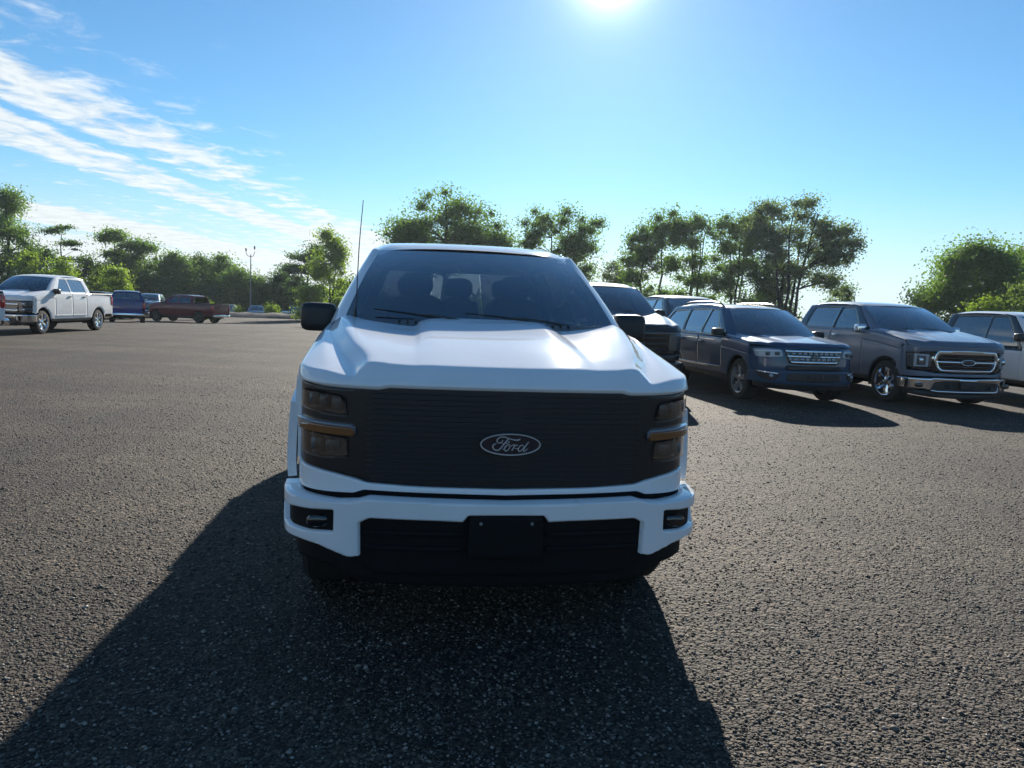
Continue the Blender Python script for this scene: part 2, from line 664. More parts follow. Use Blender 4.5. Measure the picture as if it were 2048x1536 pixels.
def add(name, parts, mat, parent, smooth=True, sharp=35):
    V, F = merge(parts)
    return mesh_np(name, V, F, mat, parent, smooth, sharp)


# ------------------------------------------------------------------ terrain
def sst(x, a, b):
    t = np.clip((np.asarray(x, float) - a) / (b - a), 0, 1)
    return t * t * (3 - 2 * t)


def terrain(x, y):
    d = np.hypot(x, y)
    return -0.6 * sst(d, 35, 65) - 0.6 * sst(d, 84, 92)


def ground_material():
    m = bpy.data.materials.new('crushed_asphalt')
    m.use_nodes = True
    nt = m.node_tree
    L = nt.links
    b = nt.nodes['Principled BSDF']
    tc = node(nt, 'ShaderNodeTexCoord')
    P = tc.outputs['Object']
    # broad tone: traffic lanes and damp patches
    mp = node(nt, 'ShaderNodeMapping')
    mp.inputs['Rotation'].default_value = (0, 0, R(24))
    mp.inputs['Scale'].default_value = (0.16, 0.55, 1)
    L.new(P, mp.inputs['Vector'])
    big = node(nt, 'ShaderNodeTexNoise', ins={'Scale': 1.0, 'Detail': 5.0, 'Roughness': 0.55})
    L.new(mp.outputs[0], big.inputs['Vector'])
    mid = node(nt, 'ShaderNodeTexNoise', ins={'Scale': 2.3, 'Detail': 6.0, 'Roughness': 0.65})
    L.new(P, mid.inputs['Vector'])
    # stones of two sizes
    v1 = node(nt, 'ShaderNodeTexVoronoi', ins={'Scale': 72.0, 'Randomness': 1.0})
    L.new(P, v1.inputs['Vector'])
    v2 = node(nt, 'ShaderNodeTexVoronoi', ins={'Scale': 34.0, 'Randomness': 1.0})
    L.new(P, v2.inputs['Vector'])
    bwl = node(nt, 'ShaderNodeSeparateColor')
    L.new(v1.outputs['Color'], bwl.inputs[0])
    tone = ramp(nt, bwl.outputs[0], [(0, (0.0183, 0.0161, 0.0134)), (0.45, (0.0428, 0.0372, 0.0309)), (0.75, (0.0654, 0.0563, 0.0456)), (0.93, (0.0939, 0.0797, 0.0637)), (1, (0.1470, 0.1279, 0.1051))])
    bw2 = node(nt, 'ShaderNodeSeparateColor')
    L.new(v2.outputs['Color'], bw2.inputs[0])
    tone2 = ramp(nt, bw2.outputs[1], [(0, (0.6, 0.58, 0.57)), (0.6, (1.0, 0.98, 0.95)), (1, (1.45, 1.36, 1.28))])
    c = mixc(nt, 1.0, tone, tone2, 'MULTIPLY')
    lane = smst(nt, big.outputs[0], 0.38, 0.62, 0.66, 1.26)
    mp2 = node(nt, 'ShaderNodeMapping')
    mp2.inputs['Rotation'].default_value = (0, 0, R(-38))
    mp2.inputs['Scale'].default_value = (0.9, 0.035, 1)
    L.new(P, mp2.inputs['Vector'])
    trk = node(nt, 'ShaderNodeTexNoise', ins={'Scale': 1.0, 'Detail': 3.0, 'Roughness': 0.5})
    L.new(mp2.outputs[0], trk.inputs['Vector'])
    patchy = mth(nt, 'MULTIPLY', smst(nt, mid.outputs[0], 0.3, 0.7, 0.78, 1.16), smst(nt, trk.outputs[0], 0.36, 0.62, 0.80, 1.14))
    sc = node(nt, 'ShaderNodeVectorMath', operation='SCALE')
    L.new(c, sc.inputs[0])
    L.new(mth(nt, 'MULTIPLY', lane, patchy), sc.inputs['Scale'])
    # reddish / mossy hints
    hue = node(nt, 'ShaderNodeTexNoise', ins={'Scale': 0.8, 'Detail': 2.0})
    L.new(P, hue.inputs['Vector'])
    c2 = mixc(nt, 1.0, sc.outputs[0], ramp(nt, hue.outputs[0], [(0.3, (0.98, 0.94, 0.82)), (0.5, (1.03, 0.95, 0.84)), (0.7, (1.1, 0.95, 0.83))]), 'MULTIPLY')
    L.new(c2, b.inputs['Base Color'])
    b.inputs['Roughness'].default_value = 0.82
    b.inputs['Specular IOR Level'].default_value = 0.3
    h = mth(nt, 'ADD', mth(nt, 'MULTIPLY', v1.outputs['Distance'], -0.5), mth(nt, 'MULTIPLY', v2.outputs['Distance'], -0.6))
    h = mth(nt, 'ADD', h, mth(nt, 'MULTIPLY', mid.outputs[0], 0.8))
    bp = node(nt, 'ShaderNodeBump', ins={'Strength': 0.95, 'Distance': 0.02})
    L.new(h, bp.inputs['Height'])
    L.new(bp.outputs[0], b.inputs['Normal'])
    MATS['crushed_asphalt'] = m


ground_material()


def grass_material():
    m = principled('grass_blades', (0.07, 0.09, 0.03), rough=0.9)
    nt = m.node_tree
    b = nt.nodes['Principled BSDF']
    tc = node(nt, 'ShaderNodeTexCoord')
    n = node(nt, 'ShaderNodeTexNoise', ins={'Scale': 1.7, 'Detail': 8.0, 'Roughness': 0.7})
    nt.links.new(tc.outputs['Object'], n.inputs['Vector'])
    nt.links.new(ramp(nt, n.outputs[0], [(0.3, (0.035, 0.055, 0.018)), (0.55, (0.08, 0.10, 0.035)), (0.75, (0.13, 0.125, 0.06))]), b.inputs['Base Color'])


grass_material()
principled('bank_earth', (0.085, 0.078, 0.074), rough=0.95, var=0.4, vscale=0.9, bump=0.6, bscale=4)


def build_ground():
    rs = np.concatenate([[0.0], np.linspace(1.5, 100, 70), np.geomspace(110, 3500, 24)])
    na = 96
    th = np.linspace(0, 2 * math.pi, na, endpoint=False)
    V = [(0, 0, 0)]
    for r in rs[1:]:
        x, y = r * np.cos(th), r * np.sin(th)
        z = terrain(x, y)
        V += list(zip(x, y, z))
    F = [(0, 1 + k, 1 + (k + 1) % na) for k in range(na)]
    for i in range(len(rs) - 2):
        a, b = 1 + i * na, 1 + (i + 1) * na
        for k in range(na):
            k2 = (k + 1) % na
            F.append((a + k, b + k, b + k2, a + k2))
    structure(mesh_np('ground', V, F, 'crushed_asphalt'))
    # grass beyond the lot edge: an annulus 4 mm above the sheet
    V, F = [], []
    rr = np.concatenate([[92.5, 100, 115, 140], np.geomspace(200, 3400, 10)])
    for r in rr:
        x, y = r * np.cos(th), r * np.sin(th)
        V += list(zip(x, y, terrain(x, y) + 0.02))
    for i in range(len(rr) - 1):
        for k in range(na):
            k2 = (k + 1) % na
            F.append((i * na + k, (i + 1) * na + k, (i + 1) * na + k2, i * na + k2))
    structure(mesh_np('grass_field', V, F, 'grass_blades'))
    # low earth bank along the far edge of the lot
    rng = np.random.RandomState(5)
    xs = np.linspace(-75, -3, 90)
    prof = [(-1.6, 0.0), (-1.0, 0.22), (-0.35, 0.44), (0.3, 0.5), (0.9, 0.35), (1.7, 0.0)]
    P = np.zeros((len(xs), len(prof), 3))
    for i, x in enumerate(xs):
        yc = math.sqrt(max(81.0 ** 2 - x * x, 100)) if abs(x) < 80 else 10
        for j, (o, hgt) in enumerate(prof):
            rad = 81.0 + o
            ang = math.atan2(yc, x)
            px_, py_ = rad * math.cos(ang), rad * math.sin(ang)
            P[i, j] = (px_, py_, float(terrain(px_, py_)) + hgt * (1 + 0.35 * (rng.rand() - 0.5)) - (0.05 if hgt == 0 else 0))
    structure(grid('earth_bank', P, 'bank_earth', None, flip=True))


build_ground()


def build_gravel():
    rng = np.random.RandomState(11)
    octa = np.array([(1, 0, 0), (-1, 0, 0), (0, 1, 0), (0, -1, 0), (0, 0, 1), (0, 0, -1)], float)
    OF = np.array([(0, 2, 4), (2, 1, 4), (1, 3, 4), (3, 0, 4), (2, 0, 5), (1, 2, 5), (3, 1, 5), (0, 3, 5)])
    n = 108000
    y = 2.1 + 12.5 * rng.rand(n) ** 1.75
    x = (rng.rand(n) * 2 - 1) * (0.80 * y + 0.7)
    s = 0.0034 + 0.0056 * rng.rand(n) ** 2.0 + 0.006 * (rng.rand(n) > 0.985)
    sc = np.stack([s * (0.8 + 0.7 * rng.rand(n)), s * (0.8 + 0.7 * rng.rand(n)), s * (0.5 + 0.45 * rng.rand(n))], 1)
    an = rng.rand(n) * 6.283
    ti = (rng.rand(n) - 0.5) * 0.9
    V = octa[None] * sc[:, None, :]
    V = V * (1 + 0.25 * (rng.rand(n, 6, 1) - 0.5))
    ct, st = np.cos(ti)[:, None], np.sin(ti)[:, None]
    vy, vz = V[..., 1] * ct - V[..., 2] * st, V[..., 1] * st + V[..., 2] * ct
    ca, sa = np.cos(an)[:, None], np.sin(an)[:, None]
    vx, vy2 = V[..., 0] * ca - vy * sa, V[..., 0] * sa + vy * ca
    W = np.stack([vx + x[:, None], vy2 + y[:, None], vz + (s * 0.18)[:, None]], 2)
    F = OF[None] + (np.arange(n) * 6)[:, None, None]
    m = principled('gravel_stone', (0.1, 0.1, 0.1), rough=0.75, spec=0.35)
    nt = m.node_tree
    geo = node(nt, 'ShaderNodeNewGeometry')
    nt.links.new(ramp(nt, geo.outputs['Random Per Island'], [(0, (0.0378, 0.0336, 0.0289)), (0.4, (0.0798, 0.0704, 0.0593)), (0.7, (0.1344, 0.1184, 0.0988)), (0.9, (0.2268, 0.2000, 0.1672)), (1, (0.3864, 0.3440, 0.2964))]),
                 nt.nodes['Principled BSDF'].inputs['Base Color'])
    stuff(mesh_np('gravel', W.reshape(-1, 3), F.reshape(-1, 3), 'gravel_stone', None, smooth=False))


build_gravel()


# ------------------------------------------------------------------ wheels
def wheel_mesh_sets(Rad, width, spokes, style):
    rim_r = Rad * 0.66
    prof = [(-0.5, 0.68), (-0.5, 0.80), (-0.47, 0.93), (-0.36, 0.99), (-0.2, 1.0), (0, 1.0), (0.2, 1.0), (0.36, 0.99), (0.47, 0.93), (0.5, 0.80), (0.5, 0.68), (0.42, 0.64)]
    n = 40
    V, F = [], []
    for k in range(n):
        a = 2 * math.pi * k / n
        for i, (w, r) in enumerate(prof):
            rr = r * Rad
            if 4 <= i <= 6 and k % 2:
                rr -= 0.008
            V.append((w * width, rr * math.cos(a), rr * math.sin(a)))
    m = len(prof)
    for k in range(n):
        k2 = (k + 1) % n
        for i in range(m - 1):
            F.append((k * m + i, k2 * m + i, k2 * m + i + 1, k * m + i + 1))
    tyre = (np.array(V), F)
    # rim: barrel lip + spokes + hub (outer face at +x)
    parts = []
    V, F = [], []
    rp = [(-0.4, 0.64), (0.30, 0.62), (0.47, 0.645), (0.50, 0.685), (0.47, 0.69)]
    for k in range(n):
        a = 2 * math.pi * k / n
        for (w, r) in rp:
            V.append((w * width, r * Rad * math.cos(a), r * Rad * math.sin(a)))
    m = len(rp)
    for k in range(n):
        k2 = (k + 1) % n
        for i in range(m - 1):
            F.append((k * m + i, k * m + i + 1, k2 * m + i + 1, k2 * m + i))
    parts.append((np.array(V), F))
    for s in range(spokes):
        a = 2 * math.pi * s / spokes + math.pi / 2
        prs = [(0.0,)] if style == 'single' else [(-0.16,), (0.16,)]
        for (da,) in prs:
            c0, s0 = math.cos(a + da * 0.6), math.sin(a + da * 0.6)
            c1, s1 = math.cos(a + da), math.sin(a + da)
            hw0, hw1 = (0.075, 0.095) if style == 'single' else (0.04, 0.045)
            r0, r1 = 0.12 * Rad, 0.655 * Rad
            t0, t1 = np.array([-s0, c0]), np.array([-s1, c1])
            p0, p1 = np.array([c0, s0]) * r0, np.array([c1, s1]) * r1
            pm = (p0 + p1) / 2
            xs0, xsm, xs1 = 0.34 * width, 0.42 * width, 0.40 * width
            V = []
            for p, t, hw, xo in ((p0, t0, hw0, xs0), (pm, (t0 + t1) / 2, (hw0 + hw1) / 2, xsm), (p1, t1, hw1, xs1)):
                h = hw * Rad * 1.5
                for q, dx in ((-1, -0.03), (-0.62, 0.0), (0.62, 0.0), (1, -0.03)):
                    V.append((xo + dx, p[0] + t[0] * h * q, p[1] + t[1] * h * q))
            F = []
            for i in range(2):
                for j in range(3):
                    F.append((i * 4 + j, i * 4 + j + 1, i * 4 + 4 + j + 1, i * 4 + 4 + j))
            parts.append((np.array(V), F))
    hubv, hubf = [], []
    for k in range(20):
        a = 2 * math.pi * k / 20
        for (xo, r) in ((0.20, 0.2), (0.36, 0.19), (0.40, 0.12), (0.42, 0.09), (0.42, 0.0)):
            hubv.append((xo * width, r * Rad * math.cos(a), r * Rad * math.sin(a)))
    for k in range(20):
        k2 = (k + 1) % 20
        for i in range(4):
            hubf.append((k * 5 + i, k * 5 + i + 1, k2 * 5 + i + 1, k2 * 5 + i))
    parts.append((np.array(hubv), hubf))
    # back disc with brake
    dv = [(0.02 * width, 0, 0)] + [(0.02 * width, 0.635 * Rad * math.cos(2 * math.pi * k / n), 0.635 * Rad * math.sin(2 * math.pi * k / n)) for k in range(n)]
    df = [(0, 1 + k, 1 + (k + 1) % n) for k in range(n)]
    return tyre, merge(parts), (np.array(dv), df)


def add_wheels(root, ys, xc, Rad, width, rim_mat, spokes, style):
    tyre, rim, disc = wheel_mesh_sets(Rad, width, spokes, style)
    first = None
    for yw in ys:
        for sx in (1, -1):
            if first is None:
                w = mesh_np('wheel', disc[0], disc[1], 'dark_alloy', root)
                t = mesh_np('tyre', tyre[0], tyre[1], 'rubber', w, True, 30)
                r = mesh_np('rim', rim[0], rim[1], rim_mat, w, True, 35)
                first = (w, t, r)
            else:
                w = first[0].copy()
                COL.objects.link(w)
                w.parent = root
                for q in first[1:]:
                    c = q.copy()
                    COL.objects.link(c)
                    c.parent = w
            w.location = (sx * xc, yw, Rad)
            w.rotation_euler = (0, 0, 0 if sx > 0 else math.pi)


# ------------------------------------------------------------------ vehicle builder
class Plan:
    """front plan curve, arc-length parametrised"""

    def __init__(self, pts):
        pts = np.array(pts, float)
        s = np.concatenate([[0], np.cumsum(np.linalg.norm(np.diff(pts, axis=0), axis=1))])
        fx, fy = PC(s, pts[:, 0]), PC(s, pts[:, 1])
        ss = np.linspace(0, s[-1], 600)
        X, Y = fx(ss), fy(ss)
        self.s = np.concatenate([[0], np.cumsum(np.hypot(np.diff(X), np.diff(Y)))])
        self.X, self.Y = X, Y
        self.max = self.s[-1]

    def xy(self, u):
        a = np.abs(u)
        return np.sign(u) * np.interp(a, self.s, self.X), np.interp(a, self.s, self.Y)

    def ux(self, x):
        return np.sign(x) * np.interp(abs(x), self.X, self.s)

    def uy(self, y):
        return float(np.interp(y, self.Y, self.s))

    def yx(self, x):
        return np.interp(np.abs(x), self.X, self.Y)


def smin(a, b, k):
    h = np.clip(0.5 + 0.5 * (b - a) / k, 0, 1)
    return b * (1 - h) + a * h - k * h * (1 - h)


class Car:
    def __init__(self, sp, root):
        self.sp = sp
        self.root = root
        self.up = Plan(sp['upper'])
        self.lo = Plan(sp['lower'])
        self.res = sp.get('res', 0.05)
        self.zp = PC(*zip(*sp['zp']))
        self.xp = PC(*zip(*sp['xp']))
        self.body = sp['paint']
        self.fy = PC(*zip(*sp.get('lean', [(0.2, 0.0), (0.9, 0.0), (1.3, 0.0)])))

    # surfaces -----------------------------------------------------
    def mF(self, zone):
        pl = self.up if zone == 'u' else self.lo

        def f(u, z):
            x, y = pl.xy(u)
            return np.stack([x, y + self.fy(z), z], 1)
        return f

    def section(self, a, y):
        sp = self.sp
        a = np.abs(a)
        xp = self.xp(y)
        zp = self.zp(y)
        W = sp['W']
        drop, cw = sp['drop'], sp['chamfer']
        yb = sp['cowl_y']
        tb = np.clip(y / yb, 0, 1)
        bulge = sp['bulge'] * (0.25 + 0.75 * tb)
        dip = sp['dip'] * np.clip((tb - 0.25) / 0.75, 0, 1) ** 1.2
        xc = np.minimum(xp + cw, W - 0.09)
        zc = zp - drop
        A = [0, .30, .40, .48, .66, .74, .80, .84, .92, 1.0, 1.07, 1.14, 1.22, 1.30]
        o = np.ones_like(xp)
        Xs = [0 * o, .33 * o, .395 * o, .44 * o, np.maximum(xp - .10, .5), xp - .025, xp + .1 * cw, xp + .55 * cw, xc, (xc + W - .045) / 2, (W - .045) * o, (W - .017) * o, (W - .004) * o, W * o]
        Zs = [zp + bulge, zp + bulge * .85, zp + bulge * .5 - dip * .4, zp - dip, zp - dip * .25, zp, zp - drop * .12, zp - drop * .62, zc, zc + .002, zc - .022, zc - .06, zc - .13, zc - .24]
        X = np.zeros_like(xp)
        Z = np.zeros_like(xp)
        A = np.array(A)
        Xs = np.stack(Xs, 1)
        Zs = np.stack(Zs, 1)
        # vectorised Catmull-like hermite along A
        i = np.clip(np.searchsorted(A, a) - 1, 0, len(A) - 2)
        r = np.arange(len(a))

        def tang(M, k):
            k0 = np.clip(k - 1, 0, len(A) - 1)
            k1 = np.clip(k + 1, 0, len(A) - 1)
            return (M[r, k1] - M[r, k0]) / (A[k1] - A[k0])
        h = A[i + 1] - A[i]
        t = np.clip((a - A[i]) / h, 0, 1)
        t2, t3 = t * t, t * t * t
        for M, which in ((Xs, 0), (Zs, 1)):
            q = ((2 * t3 - 3 * t2 + 1) * M[r, i] + (t3 - 2 * t2 + t) * h * tang(M, i) * .72 +
                 (-2 * t3 + 3 * t2) * M[r, i + 1] + (t3 - t2) * h * tang(M, i + 1) * .72)
            if which == 0:
                X = q
            else:
                Z = q
        return X, Z

    def mT(self, a, s):
        """hood and fender tops: a across, s back from the front edge"""
        sp = self.sp
        sg = np.sign(a)
        y0 = np.full_like(a, 0.3)
        X, Z = self.section(a, y0 + 0 * s)
        for _ in range(3):
            yf = np.minimum(self.up.yx(X), sp['fender_y0'] + .01) + self.fy(sp['lipz'])
            y = yf + s
            X, Z = self.section(a, y)
        lipz = sp['lipz'] + sp.get('lip_notch', 0) * sst(-np.abs(X), -0.60, -0.54)
        face = lipz + np.maximum(s, -0.01) * sp['face_slope']
        return np.stack([X * np.where(sg == 0, 1, sg), y, smin(face, Z, sp.get('face_k', .02))], 1)

    def mS(self, sg):
        """lower body side: u = y, v = z"""
        sp = self.sp
        W = sp['W']
        fz = PC(sp['sidez'], [w * W for w in sp['sidew']])

        def f(y, z):
            x = fz(z)
            fl = sp.get('flare', 0.0)
            if fl:
                for yw in (sp['yf'], sp['yr']):
                    x = x + fl * np.exp(-(((y - yw) / 0.62) ** 2 + ((z - sp['R'] - 0.25) / 0.62) ** 2) ** 2)
            te = sp.get('tail_taper', 0.02)
            x = x - te * sst(y, sp['L'] - 0.9, sp['L'])
            x = np.minimum(x, np.interp(y, self.lo.Y, self.lo.X) + 0.003)
            return np.stack([sg * x, y, z], 1)
        return f

    def mU(self, sg):
        """greenhouse side"""
        sp = self.sp
        zb, zt = sp['beltz'], sp['roofz']
        xb, xt = sp['belt_x'], sp['roof_x']

        def f(y, z):
            t = np.clip((z - zb) / (zt - zb), -0.2, 1.1)
            x = xb - (xb - xt) * np.sign(t) * np.abs(t) ** 1.2
            x = x - sp.get('rear_pinch', 0.0) * sst(y, sp['pinch_y0'], sp['pinch_y1']) if 'pinch_y0' in sp else x
            return np.stack([sg * x, y, z], 1)
        return f

    # building blocks ------------------------------------------------
    def fpoly(self, zone, P):
        pl = self.up if zone == 'u' else self.lo
        out = []
        for p in P:
            if len(p) == 3:          # ('y', y, z) -> outer wrap
                out.append((pl.uy(p[1]), p[2]))
            else:
                out.append((float(pl.ux(p[0])), p[1]))
        return np.array(out)

    def dens(self, P, n=10):
        """subdivide polygon edges so they follow curves"""
        P = np.asarray(P, float)
        Q = np.roll(P, -1, axis=0)
        out = []
        for a, b in zip(P, Q):
            for k in range(n):
                out.append(a + (b - a) * k / n)
        return np.array(out)

    def fpanel(self, name, zone, P, mat, off=0.0, lip=0.02, r=0.0, both=False, holes=(), res=None, parent=None, bev=0.003):
        """front panel from half-outline P (x>=0); both=False closes it across the centre line"""
        obs = []
        P = self.fpoly(zone, P)
        H = [self.fpoly(zone, h) for h in holes]
        if both:
            for sg in (1, -1):
                q = np.array([(sg * a, b) for a, b in P])
                if r:
                    q = round_poly(q, r)
                hh = [np.array([(sg * a, b) for a, b in h]) for h in H]
                obs.append(patch(name, [q] + hh, self.mF(zone), mat, parent or self.root, res or self.res, off, lip, bev))
        else:
            q = np.concatenate([P, np.array([(-a, b) for a, b in P[::-1]])])
            if r:
                q = round_poly(q, r)
            hh = H + [np.array([(-a, b) for a, b in h]) for h in H]
            obs.append(patch(name, [q] + hh, self.mF(zone), mat, parent or self.root, res or self.res, off, lip, bev))
        return obs

    def hood(self):
        sp = self.sp
        ye = PC(*zip(*sp['hood_rear']))
        am = sp.get('hood_a', 1.09)
        aa = np.linspace(0, am, 40)
        X, _ = self.section(aa, np.full_like(aa, 1.2))
        X0, _ = self.section(aa, np.full_like(aa, .4))
        yf = self.up.yx(X0) + self.fy(sp['lipz'])
        rear = np.stack([aa, ye(np.abs(X)) - np.minimum(self.up.yx(X), sp['fender_y0'] + .01) - self.fy(sp['lipz'])], 1)
        P = np.concatenate([[(0, 0)], np.stack([aa[1:], 0 * aa[1:]], 1), rear[::-1]])
        Q = np.concatenate([P, np.stack([-P[::-1, 0], P[::-1, 1]], 1)])
        o = patch('hood', [Q], self.mT, self.body, self.root, self.res * .8, 0, .025, .004, resv=self.res * 1.0)
        # fender tops
        for sg in (1, -1):
            q = np.array([(am + .012, 0), (1.30, 0), (1.30, sp['door_y'][0] - .6 if sp['door_y'][0] > 1 else .5)])
            yend = sp['door_y'][0] - 0.006
            sE = lambda a: yend - min(float(self.up.yx(self.section(np.array([a]), np.array([1.2]))[0])[0]), sp['fender_y0'] + .01) - float(self.fy(sp['lipz']))
            q = [(am + .012, 0.0), (1.30, 0.0), (1.30, sE(1.30)), (am + .012, sE(am + .012))]
            q = np.array([(sg * a, b) for a, b in q])
            patch('fender_top', [q], self.mT, self.body, self.root, min(self.res, .035), 0, .012, .003, resv=self.res * 1.5)

    def side(self):
        sp = self.sp
        res = self.res * 1.2
        zt = lambda y: float(self.zp(y)) - sp['drop'] - .235
        sill = sp['sill']
        ar = sp['R'] + sp.get('arch_gap', .085)

        def arch(yw, y0, y1):
            """arch points from rear to front above the sill"""
            pts = []
            zc = sp['R']
            for k in range(15):
                t = math.pi * k / 14
                pts.append((yw + ar * math.cos(t), max(zc + ar * .98 * math.sin(t), sill)))
            a0 = [(yw + ar, sill)] if pts[0][1] > sill else []
            return a0 + pts + ([(yw - ar, sill)] if pts[-1][1] > sill else [])
        D = sp['door_y']
        bz = PC(*zip(*sp['belt']))
        for sg in (1, -1):
            m = self.mS(sg)
            fl = sg < 0
            y0 = sp['fender_y0']
            # front fender
            ys = np.linspace(y0, D[0] - .004, 14)
            P = [(y, zt(y)) for y in ys]
            P += [(D[0] - .004, sill)] + arch(sp['yf'], y0, D[0]) + [(max(y0, sp['yf'] - ar - .02), sp['nose_z']), (y0, sp['nose_z'])]
            P = [p for p in P if p[0] >= y0 - 1e-6]
            patch('front_fender', [P], m, self.body, self.root, res, 0, .04, .004, fl)
            # doors
            for k in range(len(D) - 1):
                a, b = D[k] + .003, D[k + 1] - .003
                ys = np.linspace(a, b, 10)
                P = [(y, float(bz(y))) for y in ys]
                P += [(b, sill), (a, sill)]
                # rear door is cut by the arch on an SUV
                loops = [P]
                if b > sp['yr'] - ar:
                    P2 = [(y, float(bz(y))) for y in ys]
                    cut = [q for q in arch(sp['yr'], 0, 0) if q[0] < b]
                    zlast = max(sill, cut[0][1])
                    P = P2 + [(b, zlast)] + cut + [(a, sill)]
                    loops = [P]
                d = patch('door', loops, m, self.body, self.root, res, 0, .03, .004, fl)
                hy, hz = b - .17, float(bz(b)) - .13
                x = float(m(np.array([hy]), np.array([hz]))[0, 0])
                add('handle', [rbox((x + sg * .022, hy, hz), (.022, .105, .02), 5)], sp.get('handle_mat', self.body), d)
                if sp.get('door_strip'):
                    q = [(a + .02, sill + .10), (b - .02, sill + .10), (b - .02, sill + .145), (a + .02, sill + .145)]
                    patch('trim_strip', [q], m, sp['door_strip'], d, .02, .012, .012, .002, fl, resv=.015)
            # rear quarter / bed side
            a = D[-1] + .004
            b = sp['L'] - .02
            top = PC(*zip(*sp['rear_top']))
            ys = np.linspace(a, b, 14)
            P = [(y, float(top(y))) for y in ys]
            ac = arch(sp['yr'], 0, 0)
            if sp['yr'] - ar < a:
                cut = [q for q in ac if q[0] >= a]
                P += [(b, sp['tail_z'])] + [(sp['yr'] + ar + .02, sp['tail_z'])] + cut + [(a, cut[-1][1])]
            else:
                P += [(b, sp['tail_z']), (sp['yr'] + ar + .02, sp['tail_z'])] + ac + [(a, sill)]
            patch('bed_side' if sp['type'] == 'pickup' else 'rear_quarter', [P], m, self.body, self.root, res, 0, .04, .004, fl)
            # rocker / sill
            q = [(sp['yf'] + ar + .02, sill - .09), (sp['yr'] - ar - .02, sill - .09), (sp['yr'] - ar - .02, sill - .004), (sp['yf'] + ar + .02, sill - .004)]
            patch('rocker_panel', [q], m, sp.get('sill_mat', 'black_plastic'), self.root, .12, -.02, .06, .004, fl, resv=.03)
            # wheel-arch liners
            for yw in (sp['yf'], sp['yr']):
                V, F = [], []
                n = 18
                for k in range(n + 1):
                    t = math.pi * (-.08 + 1.16 * k / n)
                    for xx in (sp['W'] - .035, sp['W'] - .40):
                        V.append((sg * xx, yw + (ar - .01) * math.cos(t), sp['R'] + (ar - .01) * .98 * math.sin(t)))
                for k in range(n):
                    F.append((2 * k, 2 * k + 1, 2 * k + 3, 2 * k + 2))
                o = mesh_np('arch_liner', V, F, 'cavity', self.root)
            if sp.get('arch_trim'):
                for yw in (sp['yf'], sp['yr']):
                    outer = [(yw + (ar + .055) * math.cos(t), max(sp['R'] + (ar + .055) * math.sin(t), sill)) for t in np.linspace(-.12, math.pi + .12, 22)]
                    inner = [(yw + (ar - .004) * math.cos(t), max(sp['R'] + (ar - .004) * math.sin(t), sill)) for t in np.linspace(math.pi + .12, -.12, 22)]
                    outer = [p for p in outer if p[0] > y0]
                    inner = [p for p in inner if p[0] > y0]
                    patch('arch_trim', [outer + inner], m, 'black_plastic', self.root, .022, .014, .02, .003, fl)
        # core so that no daylight shows through the shell
        L = sp['L']
        zr = float(self.zp(sp['cowl_y'] * .6)) - sp['drop'] - .14
        parts = [boxm((-(sp['W'] - .41), sp['yf'] - .55, .30), ((sp['W'] - .41), sp['yf'] + .55, zr - .02)),
                 boxm((-(sp['W'] - .12), sp['yf'] + ar + .03, .34), ((sp['W'] - .12), sp['yr'] - ar - .03, sp['beltz'] - .45)),
                 boxm((-(sp['W'] - .41), sp['yr'] - ar - .02, .38), ((sp['W'] - .41), L - .25, .85)),
                 boxm((-(sp['W'] - .10), sp['yf'] + ar + .03, sp['beltz'] - .47), ((sp['W'] - .10), sp['cowl_y'] + .12, float(self.zp(sp['cowl_y'])) - sp['drop'] - .10))]
        add('underbody', parts, 'cavity', self.root, False)

    def greenhouse(self):
        sp = self.sp
        rt = self.root
        res = self.res
        # windshield
        n1, n2 = 25, 15
        a = np.linspace(-1, 1, n1)[:, None]
        t = np.linspace(0, 1, n2)[None, :]
        (bx, by, bye, bz_), (tx, ty_, tye, tz) = sp['ws']
        X = a * (bx + (tx - bx) * t)
        Y = by + (ty_ - by) * t + ((bye - by) * (1 - t) + (tye - ty_) * t) * np.abs(a) ** 2.2
        Z = bz_ + (tz - bz_) * t + 0.03 * np.sin(math.pi * t) - .012 * np.abs(a) ** 2 * t
        P = np.stack([X + 0 * t, Y, Z + 0 * a], 2)
        ws = grid('windshield', P, 'windshield_glass', rt)
        # black ceramic border
        fr = []
        eps = .004
        bw = sp.get('frit', .05)
        for (i0, i1, j0, j1) in ((0, 2, 0, n2 - 1), (n1 - 3, n1 - 1, 0, n2 - 1)):
            pass
        # top edge band
        # roof
        rz = PC(*zip(*sp['roof']))
        rw = PC(*zip(*sp['roofw']))
        yr0, yr1 = sp['roof'][0][0], sp['roof'][-1][0]
        ny, nx = 30, 25
        yy = np.linspace(yr0, yr1, ny)
        aa = np.linspace(-1, 1, nx)
        P = np.zeros((nx, ny, 3))
        for i, q in enumerate(aa):
            x = q * rw(yy)
            yo = (tye - ty_) * abs(q) ** 2.2 * (1 - sst(yy, yr0, yr0 + .9))
            z = rz(yy) - sp['crown'] * abs(q) ** 2.4 - .035 * sst(abs(q), .86, 1.0)
            P[i, :, 0], P[i, :, 1], P[i, :, 2] = x, yy + yo, z
        grid('roof', P, self.body, rt)
        # headliner just under the roof
        Q = P.copy()
        Q[:, :, 2] -= .045
        Q[:, :, 0] *= .96
        grid('headliner', Q[:, 1:-1], 'upholstery', rt, flip=True)
        # sides
        up = PC(*zip(*sp['side_top']))
        win = sp['windows']
        y0, y1 = sp['gh_front'], sp['gh_rear']      # ((y,z) bottom, (y,z) top) of front and rear edges
